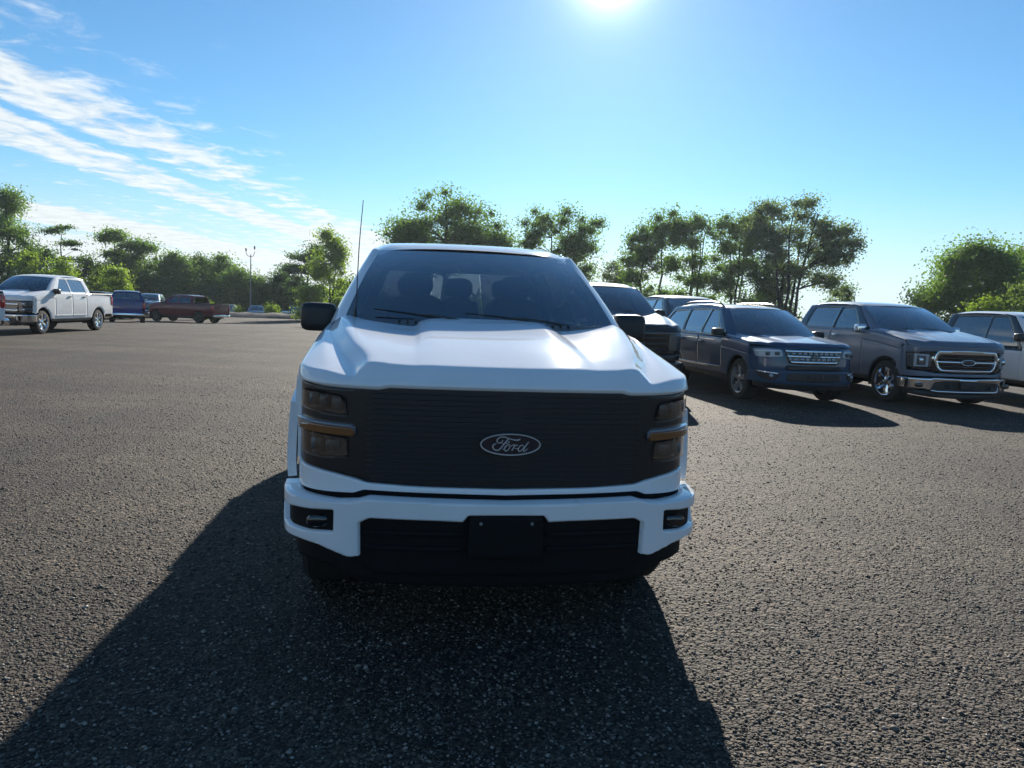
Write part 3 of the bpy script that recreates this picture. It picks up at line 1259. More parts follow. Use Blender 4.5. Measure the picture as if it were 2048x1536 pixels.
        for sg in (1, -1):
            m = self.mU(sg)
            fl = sg < 0
            ys = np.linspace(y0[1][0], y1[1][0], 16)
            zb = sp['beltz'] - .01
            P = [(y0[0][0], zb)] + [(y, float(up(y))) for y in ys] + [(y1[0][0], zb)]
            holes = [round_poly(w, .035) for w in win]
            patch('cab_frame', [np.array(P)] + holes, m, sp.get('frame_mat', self.body), rt, .022 if res < .02 else .04, 0, .03, .003, fl)
            patch('pillar_trim', [np.array(P)] + holes, m, 'upholstery', rt, .05, -.030, 0, 0, fl)
            for k, w in enumerate(win):
                patch('window', [round_poly(w, .035)], m, sp['win_mats'][k], rt, .07, -.012, 0, 0, fl)
            # windshield pillar
            t = np.linspace(0, 1, 16)
            inner = np.stack([sg * (bx + (tx - bx) * t), bye + (tye - bye) * t, bz_ + (tz - bz_) * t + .03 * np.sin(math.pi * t) - .012 * t], 1)
            zo = zb + (y0[1][1] - zb) * t
            yo = y0[0][0] + (y0[1][0] - y0[0][0]) * t
            outer = m(yo, zo)
            outer[:, 2] = np.minimum(outer[:, 2], up(np.clip(yo, y0[1][0], y1[1][0])) + 5)
            cols = []
            for q in np.linspace(0, 1, 7):
                c = inner * (1 - q) + outer * q
                bul = math.sin(math.pi * q) * .014
                c[:, 0] += sg * bul * .7
                c[:, 1] -= bul
                c[:, 2] += bul * .5
                cols.append(c)
            grid('windshield_pillar', np.stack(cols, 0), self.body, rt, flip=not fl)
            # belt moulding
            bx_ = m(np.linspace(y0[0][0] + .1, y1[0][0] - .02, 14), np.full(14, zb + .004))
            bx_[:, 0] += sg * .006
            add('belt_moulding', [tube(bx_, .012, 6)], sp.get('belt_mat', 'satin_black'), rt)
        # mirrors
        mx, my, mz, hx, hz_ = sp['mirror']
        for sg in (1, -1):
            ob = add('mirror', [rbox((sg * mx, my, mz), (hx, .085, hz_), 5.5, 28, 15)], sp.get('mirror_mat', 'black_plastic'), rt, True, 60)
            add('mirror_arm', [rbox((sg * (mx - hx - .03), my + .02, mz - hz_ * .55), (.09, .05, .035), 4)], 'black_plastic', ob)
            add('mirror_glass', [boxm((sg * mx - hx * .85, my + .084, mz - hz_ * .8), (sg * mx + hx * .85, my + .089, mz + hz_ * .8))], 'chrome', ob, False)
        # cowl
        (h0, h1) = sp['cowl']
        xx = np.linspace(-bx, bx, 31)
        rows = []
        for q in np.linspace(0, 1, 5):
            yb = by + (bye - by) * (np.abs(xx) / bx) ** 2.2
            yc = yb - .17 + .19 * q
            zc = (h0 + (h1 - h0) * q) - .0 * xx
            rows.append(np.stack([xx, yc, zc + .012 * math.sin(q * 3.1)], 1))
        cw = grid('cowl', np.stack(rows, 1), 'black_plastic', rt)
        if sp.get('cowl_vents'):
            for xs_ in np.linspace(-.52, .52, 22):
                yb = by + (bye - by) * (abs(xs_) / bx) ** 2.2
                add('cowl_slat', [boxm((xs_ - .006, yb - .11, h0 + (h1 - h0) * .45), (xs_ + .006, yb - .03, h1 - .002))], 'satin_black', cw, False)
        # wipers
        if sp.get('wipers', True):
            for (xa, xb_, za) in ((.58, .10, .022), (-.06, -.46, .022)):
                pa = np.array([xa, by - .04 + (bye - by) * (abs(xa) / bx) ** 2.2, bz_ - .012])
                ta = za / (tz - bz_)
                pb = np.array([xb_, by + (ty_ - by) * ta + (bye - by) * (abs(xb_) / bx) ** 2.2 - .022, bz_ + za + .01])
                mid = (pa * .45 + pb * .55) + np.array([0, -.012, .015])
                wp = add('wiper', [tube(smooth_path([pa, mid, pb], 5), [.007] * 5 + [.005] * 6, 6)], 'satin_black', rt)
                d = pb - pa
                d = d / np.linalg.norm(d)
                add('wiper_blade', [tube([pb - d * .24 + np.array([0, -.004, 0]), pb + np.array([0, -.004, .004]), pb + d * .22], [.004, .006, .004], 6)], 'rubber', wp)
        # interior
        fl_z = sp['beltz'] - .44
        add('dashboard', [rbox((0, by + .42, bz_ - .13), (bx - .04, .30, .11), 6, 24, 9)], 'dash', rt)
        sw = [(.36 + .185 * math.cos(q), by + .80 + .06 * math.sin(q), bz_ - .14 + .17 * math.sin(q)) for q in np.linspace(0, 6.283, 25)[:-1]]
        add('steering_wheel', [tube(sw, .016, 8, True), rbox((.36, by + .78, bz_ - .14), (.07, .03, .06)), tube([(.20, by + .79, bz_ - .14), (.52, by + .79, bz_ - .14)], .014, 6)], 'dash', rt)
        for yrow in sp['seats']:
            xs_ = (-.40, .40) if yrow == sp['seats'][0] else (-.44, 0, .44)
            for x in xs_:
                w = .25 if len(xs_) == 2 else .21
                st = add('seat', [rbox((x, yrow, bz_ - .16), (w, .10, .34), 3.6), rbox((x, yrow - .3, bz_ - .50), (w, .3, .10), 4)], 'upholstery', rt)
                add('headrest', [rbox((x, yrow + .03, bz_ + .255), (.13, .06, .095), 3.2)], 'upholstery', st)
        add('rear_view_mirror', [rbox((0, ty_ - .02, tz - .115), (.125, .018, .036), 4)], 'satin_black', rt)
        # rear of the cab
        if sp['type'] == 'pickup':
            yb = y1[0][0]
            yt = y1[1][0]
            zb = sp['beltz'] - .35
            ztp = float(up(yt))

            def mR(x, z):
                t = np.clip((z - sp['beltz']) / (ztp - sp['beltz']), 0, 1.1)
                return np.stack([-x, yb + (yt - yb) * t - .02 * (x / .9) ** 2, z], 1)
            xb, xt = sp['belt_x'] - .015, sp['roof_x'] + .0
            zg0, zg1 = sp['beltz'] + .06, ztp - .07
            gl = [(-xb + .13, zg0), (xb - .13, zg0), (xt - .06, zg1), (-xt + .06, zg1)]
            patch('cab_back', [[(-xb, zb), (xb, zb), (xb, sp['beltz']), (xt, ztp + .01), (-xt, ztp + .01), (-xb, sp['beltz'])], round_poly(gl, .04)], mR, self.body, rt, .045, 0, .02, .003)
            for k, (q0, q1, mat) in enumerate(((-1, -.34, 'privacy_glass'), (-.33, .33, sp.get('slider', 'side_glass')), (.34, 1, 'privacy_glass'))):
                s0, s1 = (xb - .13), (xt - .06)
                patch('rear_window', [[(q0 * s0, zg0), (q1 * s0, zg0), (q1 * s1, zg1), (q0 * s1, zg1)]], mR, mat, rt, .09, -.01, 0, 0)
        else:
            yb, yt = y1[0][0], y1[1][0]
            ztp = float(up(yt))

            def mR(x, z):
                t = np.clip((z - sp['beltz']) / (ztp - sp['beltz']), -.4, 1.1)
                tt = np.where(t > 0, t, t * .3)
                return np.stack([-x, yb + (yt - yb) * tt - .10 * (x / .9) ** 2, z], 1)
            xb, xt = sp['belt_x'] - .03, sp['roof_x'] + .0
            gl = [(-xb + .10, sp['beltz'] + .04), (xb - .10, sp['beltz'] + .04), (xt - .07, ztp - .09), (-xt + .07, ztp - .09)]
            patch('tailgate', [[(-xb, .55), (xb, .55), (xb, sp['beltz']), (xt, ztp + .02), (-xt, ztp + .02), (-xb, sp['beltz'])], round_poly(gl, .05)], mR, self.body, rt, .05, 0, .02, .003)
            patch('rear_window', [round_poly(gl, .05)], mR, 'side_glass', rt, .09, -.012, 0, 0)
            if sp.get('rails'):
                for sg in (1, -1):
                    ys = np.linspace(yr0 + .35, yr1 - .35, 14)
                    x = sg * (rw(ys) - .07)
                    z = rz(ys) - sp['crown'] * .8 + .055 - .07 * ((ys - ys.mean()) / (ys[-1] - ys.mean())) ** 8
                    add('roof_rail', [tube(np.stack([x, ys, z - .01], 1), .016, 6)], sp['rails'], rt)

    def rear(self):
        sp = self.sp
        if sp['type'] != 'pickup':
            L = sp['L']
            add('rear_bumper', [rbox((0, L - .05, .56), (sp['W'] - .03, .10, .15), 7, 24, 9)], self.body, self.root)
            for sg in (1, -1):
                add('tail_lamp', [rbox((sg * (sp['W'] - .10), L - .12, .98), (.085, .10, .12), 4)], 'tail_red', self.root)
            return
        L, W = sp['L'], sp['W']
        rz = sp['rear_top'][-1][1]
        tg = patch('tailgate', [round_poly([(-W + .17, .62), (W - .17, .62), (W - .17, rz - .01), (-W + .17, rz - .01)], .03)],
                   lambda x, z: np.stack([-x, L - .03 - .015 * ((z - .9) / .4) ** 2, z], 1), self.body, self.root, .05, 0, .03, .005)
        add('handle', [rbox((0, L - .01, rz - .17), (.13, .02, .035), 5)], 'black_plastic', tg)
        for sg in (1, -1):
            add('tail_lamp', [rbox((sg * (W - .085), L - .075, rz - .25), (.082, .075, .20), 6)], 'tail_red', self.root)
            # inner bed walls
        t = .06
        bf = sp['gh_rear'][0][0] + .06
        parts = [boxm((-W + .10, bf, .78), (W - .10, L - .06, .82)), boxm((-W + .08, bf, .78), (-W + .13, L - .06, rz - .02)),
                 boxm((W - .13, bf, .78), (W - .08, L - .06, rz - .02)), boxm((-W + .08, bf, .70), (W - .08, bf + .05, rz - .02))]
        add('cargo_bed', parts, 'black_plastic', self.root, False)
        for sg in (1, -1):
            q = [(sg * (W - .045), y, rz + .004) for y in np.linspace(bf, L - .05, 6)]
            add('bed_rail', [tube(q, .035, 8)], sp.get('rail_mat', 'black_plastic'), self.root)
        add('rear_bumper', [rbox((0, L + .02, .58), (W - .04, .09, .10), 7, 24, 9)], sp.get('bumper_mat', 'chrome'), self.root)

    def wheels(self):
        sp = self.sp
        add_wheels(self.root, (sp['yf'], sp['yr']), sp['W'] - .155, sp['R'], sp.get('tyre_w', .27), sp.get('rim', 'alloy'), sp.get('spokes', 6), sp.get('spoke_style', 'single'))

    def build(self, fascia):
        self.hood()
        fascia(self)
        self.side()
        self.greenhouse()
        self.rear()
        self.wheels()
        # dark backing right behind the front panels
        lp = self.sp['lipz']
        if self.sp.get('backing', True):
            self.fpanel('grille_backing', 'u', [(0, self.sp['chin']), (.6, self.sp['chin']), ('y', .42, self.sp['chin'] + .05), ('y', .42, lp - .03), (.6, lp - .03), (0, lp - .02)][::1], 'cavity', -.075, 0, res=.07)


# ------------------------------------------------------------------ specifications
PICKUP = dict(
    type='pickup', L=5.89, W=1.018, R=.405, yf=.96, yr=4.66, res=.05,
    upper=[(0, .07), (.2, .074), (.4, .085), (.65, .12), (.8, .175), (.91, .26), (.97, .36), (1.003, .50), (1.013, .70), (1.016, .95)],
    lower=[(0, .0), (.2, .003), (.4, .015), (.65, .05), (.8, .105), (.94, .20), (1.025, .32), (1.056, .46), (1.062, .60), (1.072, .9)],
    lipz=1.195, lip_notch=.010, face_slope=1.25, face_k=.018,
    zp=[(0.0, 1.255), (.27, 1.312), (.45, 1.347), (.7, 1.390), (1.0, 1.435), (1.3, 1.474), (1.75, 1.51)],
    xp=[(0.0, .635), (.27, .65), (.6, .735), (1.0, .815), (1.4, .87), (1.75, .885)],
    drop=.062, chamfer=.075, bulge=.014, dip=.026, cowl_y=1.36,
    hood_rear=[(0, 1.375), (.22, 1.37), (.36, 1.30), (.46, 1.275), (.6, 1.33), (.74, 1.385), (.86, 1.47), (1.0, 1.62)],
    fender_y0=.53, nose_z=.68, door_y=[1.72, 2.84, 3.84], sill=.50,
    sidez=[.2, .36, .5, .62, .78, 1.0, 1.2, 1.36, 1.5], sidew=[.93, .955, .972, .985, .998, 1.0, .994, .972, .94],
    belt=[(1.7, 1.425), (3.9, 1.425)], beltz=1.425, belt_x=.952, roof_x=.715, roofz=1.99,
    rear_top=[(3.84, 1.42), (4.3, 1.40), (5.9, 1.40)], tail_z=.62,
    gh_front=((1.52, 1.415), (2.26, 1.945)), gh_rear=((4.22, 1.415), (4.08, 1.95)),
    side_top=[(2.26, 1.945), (2.5, 1.985), (3.2, 1.995), (3.8, 1.985), (4.08, 1.955)],
    ws=((.852, 1.33, 1.425, 1.475), (.675, 2.10, 2.20, 1.955)),
    roof=[(2.10, 1.967), (2.2, 1.995), (2.4, 2.025), (2.8, 2.055), (3.3, 2.06), (3.8, 2.04), (4.12, 1.99)],
    roofw=[(2.1, .68), (2.3, .715), (3.0, .745), (4.12, .72)], crown=.028,
    windows=[[(1.95, 1.47), (2.82, 1.455), (2.82, 1.905), (2.42, 1.90)], [(2.90, 1.455), (3.92, 1.46), (3.86, 1.89), (2.90, 1.905)]],
    win_mats=['side_glass', 'privacy_glass'],
    mirror=(1.045, 1.75, 1.463, .112, .092), cowl=(1.44, 1.475), seats=[2.85, 3.75],
    chin=.30, paint='white_paint')


def spec(base, **kw):
    d = dict(base)
    d.update(kw)
    return d


def emblem_script(car, x0, z0, y0):
    """oval badge with its script name"""
    k = .138 / 865.0
    cx, cy = 1022, 488

    def pt(q):
        x = x0 + (q[0] - cx) * k
        z = z0 - (q[1] - cy) * k
        y = float(car.up.yx(np.array([abs(x)]))[0]) + y0
        return (x, y, z)
    n = 40
    V = [(x0, y0 + .071 - .004, z0)]
    for i in range(n):
        t = 2 * math.pi * i / n
        x, z = x0 + .136 * math.cos(t), z0 + .0475 * math.sin(t)
        V.append((x, float(car.up.yx(np.array([abs(x)]))[0]) + y0 - .003, z))
    F = [(0, 1 + (i + 1) % n, 1 + i) for i in range(n)]
    # rim wall of the badge
    for i in range(n):
        v = V[1 + i]
        V.append((v[0] * 1.0, v[1] + .03, v[2]))
    F += [(1 + i, 1 + (i + 1) % n, 1 + n + (i + 1) % n, 1 + n + i) for i in range(n)]
    b = mesh_np('badge', V, F, 'badge_field', car.root, True, 30)
    ring = [(x0 + .138 * math.cos(t), float(car.up.yx(np.array([abs(x0 + .138 * math.cos(t))]))[0]) + y0 - .004, z0 + .0485 * math.sin(t)) for t in np.linspace(0, 2 * math.pi, 49)[:-1]]
    add('badge_ring', [tube(ring, .0036, 6, True)], 'badge_metal', b)
    S = [
        ([(795, 355), (745, 415), (690, 440), (635, 420), (622, 365), (675, 292), (785, 262), (900, 282), (1010, 320), (1140, 347), (1240, 345), (1295, 310)], [14, 14, 17, 19, 19, 19, 18, 17, 19, 23, 24, 10]),
        ([(965, 300), (885, 390), (805, 500), (730, 600), (650, 652), (560, 640), (508, 585), (510, 520), (548, 476), (600, 468)], [16, 20, 21, 22, 22, 22, 21, 20, 17, 10]),
        ([(745, 452), (850, 447), (935, 438), (978, 410), (955, 378)], [10, 13, 14, 16, 12]),
        ([(790, 632), (850, 590), (905, 510), (960, 488), (1000, 525), (985, 590), (935, 650), (880, 668), (842, 630), (860, 560), (905, 505)], [12, 14, 17, 18, 18, 18, 18, 18, 18, 17, 12]),
        ([(990, 520), (1040, 520), (1100, 490), (1132, 505), (1110, 570), (1052, 668)], [11, 13, 16, 18, 19, 17]),
        ([(1110, 565), (1160, 505), (1200, 492), (1218, 522)], [12, 15, 18, 16]),
        ([(1115, 575), (1180, 600), (1245, 585)], [10, 12, 12]),
        ([(1405, 520), (1345, 498), (1285, 535), (1245, 610), (1262, 668), (1310, 668), (1370, 610), (1425, 535)], [16, 17, 18, 18, 18, 17, 16, 14]),
        ([(1545, 398), (1470, 505), (1402, 620), (1402, 672), (1445, 665), (1515, 600)], [19, 20, 19, 18, 15, 11])]
    parts = []
    for pts, w in S:
        p = smooth_path([pt(q) for q in pts], 4)
        ww = np.interp(np.linspace(0, 1, len(p)), np.linspace(0, 1, len(w)), w) * k
        p[:, 1] -= .006
        parts.append(tube(p, ww, 6))
    add('badge_script', parts, 'badge_metal', b)


# ------------------------------------------------------------------ fascias
def fascia_main(c):
    c_res = .012
    # body band between the black grille and the bumper, running round to the fender
    c.fpanel('header_panel', 'u', [(0, .700), (.655, .712), (.705, .694), ('y', .44, .672), ('y', .62, .672), ('y', .62, .80), ('y', .50, .79), (.90, .785), (.80, .776), (.70, .760), (.64, .744), (.4, .733), (0, .727)],
             c.body, -.012, .03, res=c_res)
    # fender edge outside the lamps
    c.fpanel('fender_edge', 'u', [('y', .485, .79), ('y', .66, .79), ('y', .66, 1.17), ('y', .52, 1.19)], c.body, -.004, .03, both=True, res=.02)
    # black surround that carries lamps and grille
    blk = [(0, .732), (.4, .738), (.64, .749), (.70, .765), (.80, .781), (.90, .79), ('y', .475, .795), ('y', .512, 1.185), (.90, 1.180), (.80, 1.178), (.72, 1.180), (.615, 1.186), (.57, 1.195), (.3, 1.198), (0, 1.198)]
    lamp_holes = [[(.742, 1.055), (.90, 1.062), ('y', .375, 1.068), ('y', .36, 1.150), (.90, 1.148), (.78, 1.140), (.752, 1.12)],
                  [(.735, .862), (.90, .850), ('y', .345, .850), ('y', .37, .955), (.90, .955), (.742, .945)]]
    c.fpanel('grille_surround', 'u', blk, 'satin_black', -.020, .03, res=c_res, holes=lamp_holes)
    # mesh grille: horizontal bars with uprights between them
    for k, z in enumerate(np.linspace(.775, 1.165, 17)):
        w = .655 - .10 * max(0, (.80 - z) / .03) * .3
        c.fpanel('grille_bar', 'u', [(0, z - .004), (w, z - .004), (w, z + .004), (0, z + .004)], 'satin_black', -.0165, .006, res=.04, bev=.002, )
    # lamps
    for sg in (1, -1):
        def q(P):
            return [np.array([(sg * a, b) for a, b in c.fpoly('u', P)])]
        up = q([(.742, 1.055), (.90, 1.062), ('y', .375, 1.068), ('y', .36, 1.150), (.90, 1.148), (.78, 1.140), (.752, 1.12)])
        h = patch('headlight', [round_poly(up[0], .02)], c.mF('u'), 'lamp_glass', c.root, .012, -.008, .0)
        hs = patch('lamp_housing', [round_poly(up[0], .02)], c.mF('u'), 'smoke_lens', h, .016, -.050, 0)
        for k, x in enumerate((.785, .845, .895)):
            y = float(c.up.yx(np.array([x]))[0])
            add('reflector', [rbox((sg * x, y + .040, 1.102 + .006 * k), (.024, .016, .030), 5)], 'lamp_bowl', h)
        lw = q([(.735, .862), (.90, .850), ('y', .345, .850), ('y', .37, .955), (.90, .955), (.742, .945)])
        h2 = patch('lower_lamp', [round_poly(lw[0], .02)], c.mF('u'), 'lamp_glass', c.root, .012, -.008, .0)
        patch('lamp_housing', [round_poly(lw[0], .02)], c.mF('u'), 'smoke_lens', h2, .016, -.045, 0)
        for x in (.80, .875):
            y = float(c.up.yx(np.array([x]))[0])
            add('reflector', [rbox((sg * x, y + .036, .905), (.032, .014, .030), 5)], 'lamp_bowl', h2)
        bar = q([(.700, .962), (.90, .966), ('y', .41, .968), ('y', .41, 1.012), (.90, 1.010), (.700, 1.006)])
        br = patch('marker_bar', [round_poly(bar[0], .012)], c.mF('u'), 'tinted_lens', c.root, .01, .003, .03)
        amb = q([(.700, .960), (.90, .964), ('y', .36, .966), ('y', .33, .990), (.90, 1.004), (.700, 1.000)])
        patch('turn_signal', [round_poly(amb[0], .008)], c.mF('u'), 'amber', br, .009, .009, .012)
        top = q([(.712, 1.000), (.90, 1.004), ('y', .405, 1.006), ('y', .405, 1.018), (.90, 1.016), (.712, 1.012)])
        patch('light_strip', [top[0]], c.mF('u'), 'tinted_lens', br, .01, .006, .03, resv=.006)
    emblem_script(c, .013, .947, -.012)
    # bumper
    bump = [(0, .678), (.637, .690), (.70, .673), (.80, .662), ('y', .44, .660), ('y', .545, .666), ('y', .50, .455), (.95, .458), (.86, .452), (.715, .412), (.668, .422),
            (.672, .575), (.622, .602), (.3, .598), (.198, .594), (.176, .624), (0, .625)]
    fog = [(.787, .625), (.90, .612), ('y', .46, .588), ('y', .40, .503), (.92, .508), (.788, .523)]
    c.fpanel('bumper', 'l', bump, c.body, 0, .08, holes=[fog], res=c_res, bev=.007)
    for sg in (1, -1):
        f = np.array([(sg * a, b) for a, b in c.fpoly('l', fog)])
        patch('fog_lamp_cover', [f], c.mF('l'), 'matt_black', c.root, .02, -.028, 0)
        p = c.fpoly('l', [(.86, .56)])[0]
        P0 = c.mF('l')(np.array([sg * p[0]]), np.array([.56]))[0]
        add('fog_lamp', [rbox((P0[0], P0[1] + .02, .56), (.05, .02, .03), 3)], 'gloss_black', c.root)
    # shut gap between header panel and bumper
    c.fpanel('gap_filler', 'l', [(0, .64), (.66, .65), ('y', .55, .62), ('y', .55, .70), (.66, .72), (0, .71)], 'cavity', -.085, 0, res=.03)
    # lower intake with bars, plate bracket, air dam
    c.fpanel('lower_intake', 'l', [(0, .33), (.60, .33), (.70, .40), (.70, .60), (.60, .61), (.2, .605), (.19, .64), (0, .64)], 'matt_black', -.035, .02, res=.025)
    for z in (.46, .53):
        c.fpanel('intake_bar', 'l', [(.19, z - .012), (.655, z - .012), (.655, z + .012), (.19, z + .012)], 'matt_black', -.022, .02, both=True, res=.03)
    pb = c.fpanel('plate_bracket', 'l', [(0, .425), (.165, .425), (.172, .44), (.168, .612), (.158, .622), (0, .622)], 'matt_black', .008, .03, res=.02)[0]
    for sx in (-.118, .118):
        add('bolt', [rbox((sx, -.012, .592), (.008, .004, .008), 2.5, 8, 5)], 'galvanised', pb)
    c.fpanel('air_dam', 'l', [(0, .265), (.66, .28), (.84, .34), ('y', .44, .36), ('y', .44, .45), (.86, .44), (.72, .40), (.60, .335), (0, .335)], 'matt_black', -.06, .02, res=.03)


def fascia_grey(c):
    DZ = .085
    fp0 = c.fpoly
    c.fpoly = lambda zone, P: np.array([(u, z - DZ if z < 1.15 else z - DZ * max(0, (1.19 - z) / .04)) for u, z in fp0(zone, P)])
    # chrome-framed grille, C shaped lamps, chrome bumper
    c.fpanel('header_panel', 'u', [(0, .70), (.70, .70), ('y', .55, .68), ('y', .62, .80), ('y', .50, .80), (.80, .79), (.60, .76), (0, .755)], c.body, -.012, .03, res=.04)
    c.fpanel('fender_edge', 'u', [('y', .42, .79), ('y', .66, .79), ('y', .66, 1.16), ('y', .47, 1.19)], c.body, -.004, .03, both=True, res=.03)
    c.fpanel('grille_backing_panel', 'u', [(0, .76), (.62, .765), (.80, .80), ('y', .43, .81), ('y', .48, 1.19), (0, 1.195)], 'gloss_black', -.02, .02, res=.04)
    c.fpanel('nose_panel', 'u', [(0, 1.165), (.62, 1.16), ('y', .44, 1.145), ('y', .48, 1.19), (0, 1.195)], c.body, .0, .03, res=.03)
    outer = [(0, .785), (.52, .795), (.60, .86), (.66, 1.0), (.63, 1.13), (.58, 1.165), (0, 1.17)]
    inner = [(0, .83), (.49, .835), (.555, .88), (.60, 1.0), (.58, 1.10), (.54, 1.125), (0, 1.13)]
    po, pi = c.fpoly('u', outer), c.fpoly('u', inner)
    full = lambda P: np.concatenate([P, np.array([(-a, b) for a, b in P[::-1]])])
    patch('grille_frame', [round_poly(full(po), .03), round_poly(full(pi), .03)], c.mF('u'), 'chrome', c.root, .018, .012, .04)
    for z in (.895, 1.06):
        c.fpanel('grille_bar', 'u', [(0, z - .008), (.57, z - .008), (.57, z + .008), (0, z + .008)], 'dark_alloy', .0, .015, res=.05)
    c.fpanel('grille_bar', 'u', [(0, .962), (.60, .962), (.60, 1.0), (0, 1.0)], 'chrome', .004, .015, res=.05)
    ov = [(.15 * math.cos(t), .98 - DZ + .062 * math.sin(t)) for t in np.linspace(0, 6.283, 25)[:-1]]
    ov2 = [(.128 * math.cos(t), .98 - DZ + .046 * math.sin(t)) for t in np.linspace(0, 6.283, 25)[:-1]]
    m = c.mF('u')
    b = patch('badge', [ov2], m, 'badge_field', c.root, .02, .02, .02)
    patch('badge_ring', [ov, ov2], m, 'chrome', b, .012, .028, .03)
    for sg in (1, -1):
        def q(P):
            return np.array([(sg * a, b_) for a, b_ in c.fpoly('u', P)])
        h = patch('headlight', [round_poly(q([(.69, .87), (.90, .86), ('y', .40, .87), ('y', .42, 1.13), (.90, 1.13), (.71, 1.13)]), .03)], m, 'smoke_lens', c.root, .03, -.004, .02)
        patch('light_strip', [q([(.74, .88), (.78, .88), (.78, 1.08), (.90, 1.09), (.90, .905), (.78, .905), (.78, .88), (.93, .878), (.93, 1.12), (.74, 1.12)])], m, 'clear_lens', h, .014, .004, .01)
        patch('chrome_wing', [q([(.64, 1.01), (.70, .99), (.72, 1.06), (.66, 1.09)])], m, 'chrome', c.root, .03, .01, .02)
        add('projector', [rbox((sg * .845, .20, 1.0 - DZ), (.04, .03, .06), 3)], 'lamp_reflector', h)
        P0 = c.mF('l')(np.array([sg * c.lo.ux(.88)]), np.array([.52]))[0]
        add('fog_lamp', [rbox((P0[0], P0[1] - .005, .53 - DZ), (.085, .03, .045), 4)], 'gloss_black', c.root)
        add('tow_hook', [tube(smooth_path([(sg * .42, .05, .45), (sg * .42, -.03, .45), (sg * .42, -.03, .40), (sg * .42, .05, .40)], 4), .012, 6)], 'satin_black', c.root)
    c.fpanel('bumper', 'l', [(0, .665), (.62, .68), (.72, .665), ('y', .44, .655), ('y', .535, .655), ('y', .49, .46), (.86, .45), (.70, .43), (.66, .57), (.58, .60), (0, .605)], 'chrome', 0, .05, res=.025, bev=.008)
    c.fpanel('lower_intake', 'l', [(0, .36), (.60, .36), (.69, .42), (.69, .60), (0, .62)], 'black_plastic', -.04, .02, res=.05)
    c.fpanel('bumper_lip', 'l', [(0, .395), (.62, .40), (.70, .425), (.68, .445), (.60, .43), (0, .425)], 'chrome', -.01, .03, res=.03)
    c.fpanel('air_dam', 'l', [(0, .27), (.70, .30), ('y', .44, .36), ('y', .44, .46), (.72, .42), (0, .38)], 'black_plastic', -.05, .02, res=.05)
    c.fpanel('plate_bracket', 'l', [(0, .46), (.155, .46), (.155, .60), (0, .60)], 'black_plastic', .008, .02, res=.04)
    c.fpoly = fp0


def fascia_left(c):
    # white full-size pickup: dark grille with two chrome bars, stacked lamps, chrome bumper with corner steps
    c.fpanel('fender_edge', 'u', [('y', .40, .72), ('y', .66, .72), ('y', .66, 1.16), ('y', .46, 1.19)], c.body, -.004, .03, both=True, res=.03)
    c.fpanel('header_panel', 'u', [(0, 1.12), (.70, 1.12), ('y', .45, 1.13), ('y', .48, 1.19), (0, 1.195)], c.body, -.008, .03, res=.04)
    c.fpanel('grille_backing_panel', 'u', [(0, .70), (.80, .70), ('y', .42, .72), ('y', .45, 1.13), (0, 1.13)], 'gloss_black', -.02, .02, res=.05)
    for z in (.80, 1.0):
        c.fpanel('grille_bar', 'u', [(0, z - .028), (.66, z - .03), (.66, z + .03), (0, z + .028)], 'chrome', .006, .03, res=.04)
    for sg in (1, -1):
        for (z0, z1) in ((.76, .89), (.93, 1.10)):
            q = np.array([(sg * a, b_) for a, b_ in c.fpoly('u', [(.68, z0), (.90, z0), ('y', .40, z0 + .01), ('y', .42, z1), (.90, z1), (.68, z1)])])
            h = patch('headlight', [round_poly(q, .02)], c.mF('u'), 'smoke_lens', c.root, .03, .0, .02)
            add('projector', [rbox((sg * .82, .16, (z0 + z1) / 2), (.05, .03, .035), 3)], 'lamp_reflector', h)
    c.fpanel('badge', 'u', [(0, .87), (.04, .87), (.04, .885), (.11, .885), (.09, .93), (.04, .93), (.04, .945), (0, .945)], 'badge_metal', .014, .02, res=.012)
    c.fpanel('bumper', 'l', [(0, .66), (.70, .665), ('y', .44, .655), ('y', .53, .655), ('y', .48, .43), (.80, .40), (.66, .42), (.60, .50), (0, .52)], 'chrome', 0, .05, res=.03, bev=.008)
    c.fpanel('lower_intake', 'l', [(0, .33), (.60, .34), (.70, .40), (.68, .50), (0, .53)], 'black_plastic', -.04, .02, res=.05)
    c.fpanel('air_dam', 'l', [(0, .27), (.70, .30), ('y', .44, .34), ('y', .44, .43), (.72, .41), (0, .36)], 'black_plastic', -.05, .02, res=.05)
    c.fpanel('plate_bracket', 'l', [(0, .53), (.155, .53), (.155, .64), (0, .64)], 'black_plastic', .008, .02, res=.04)


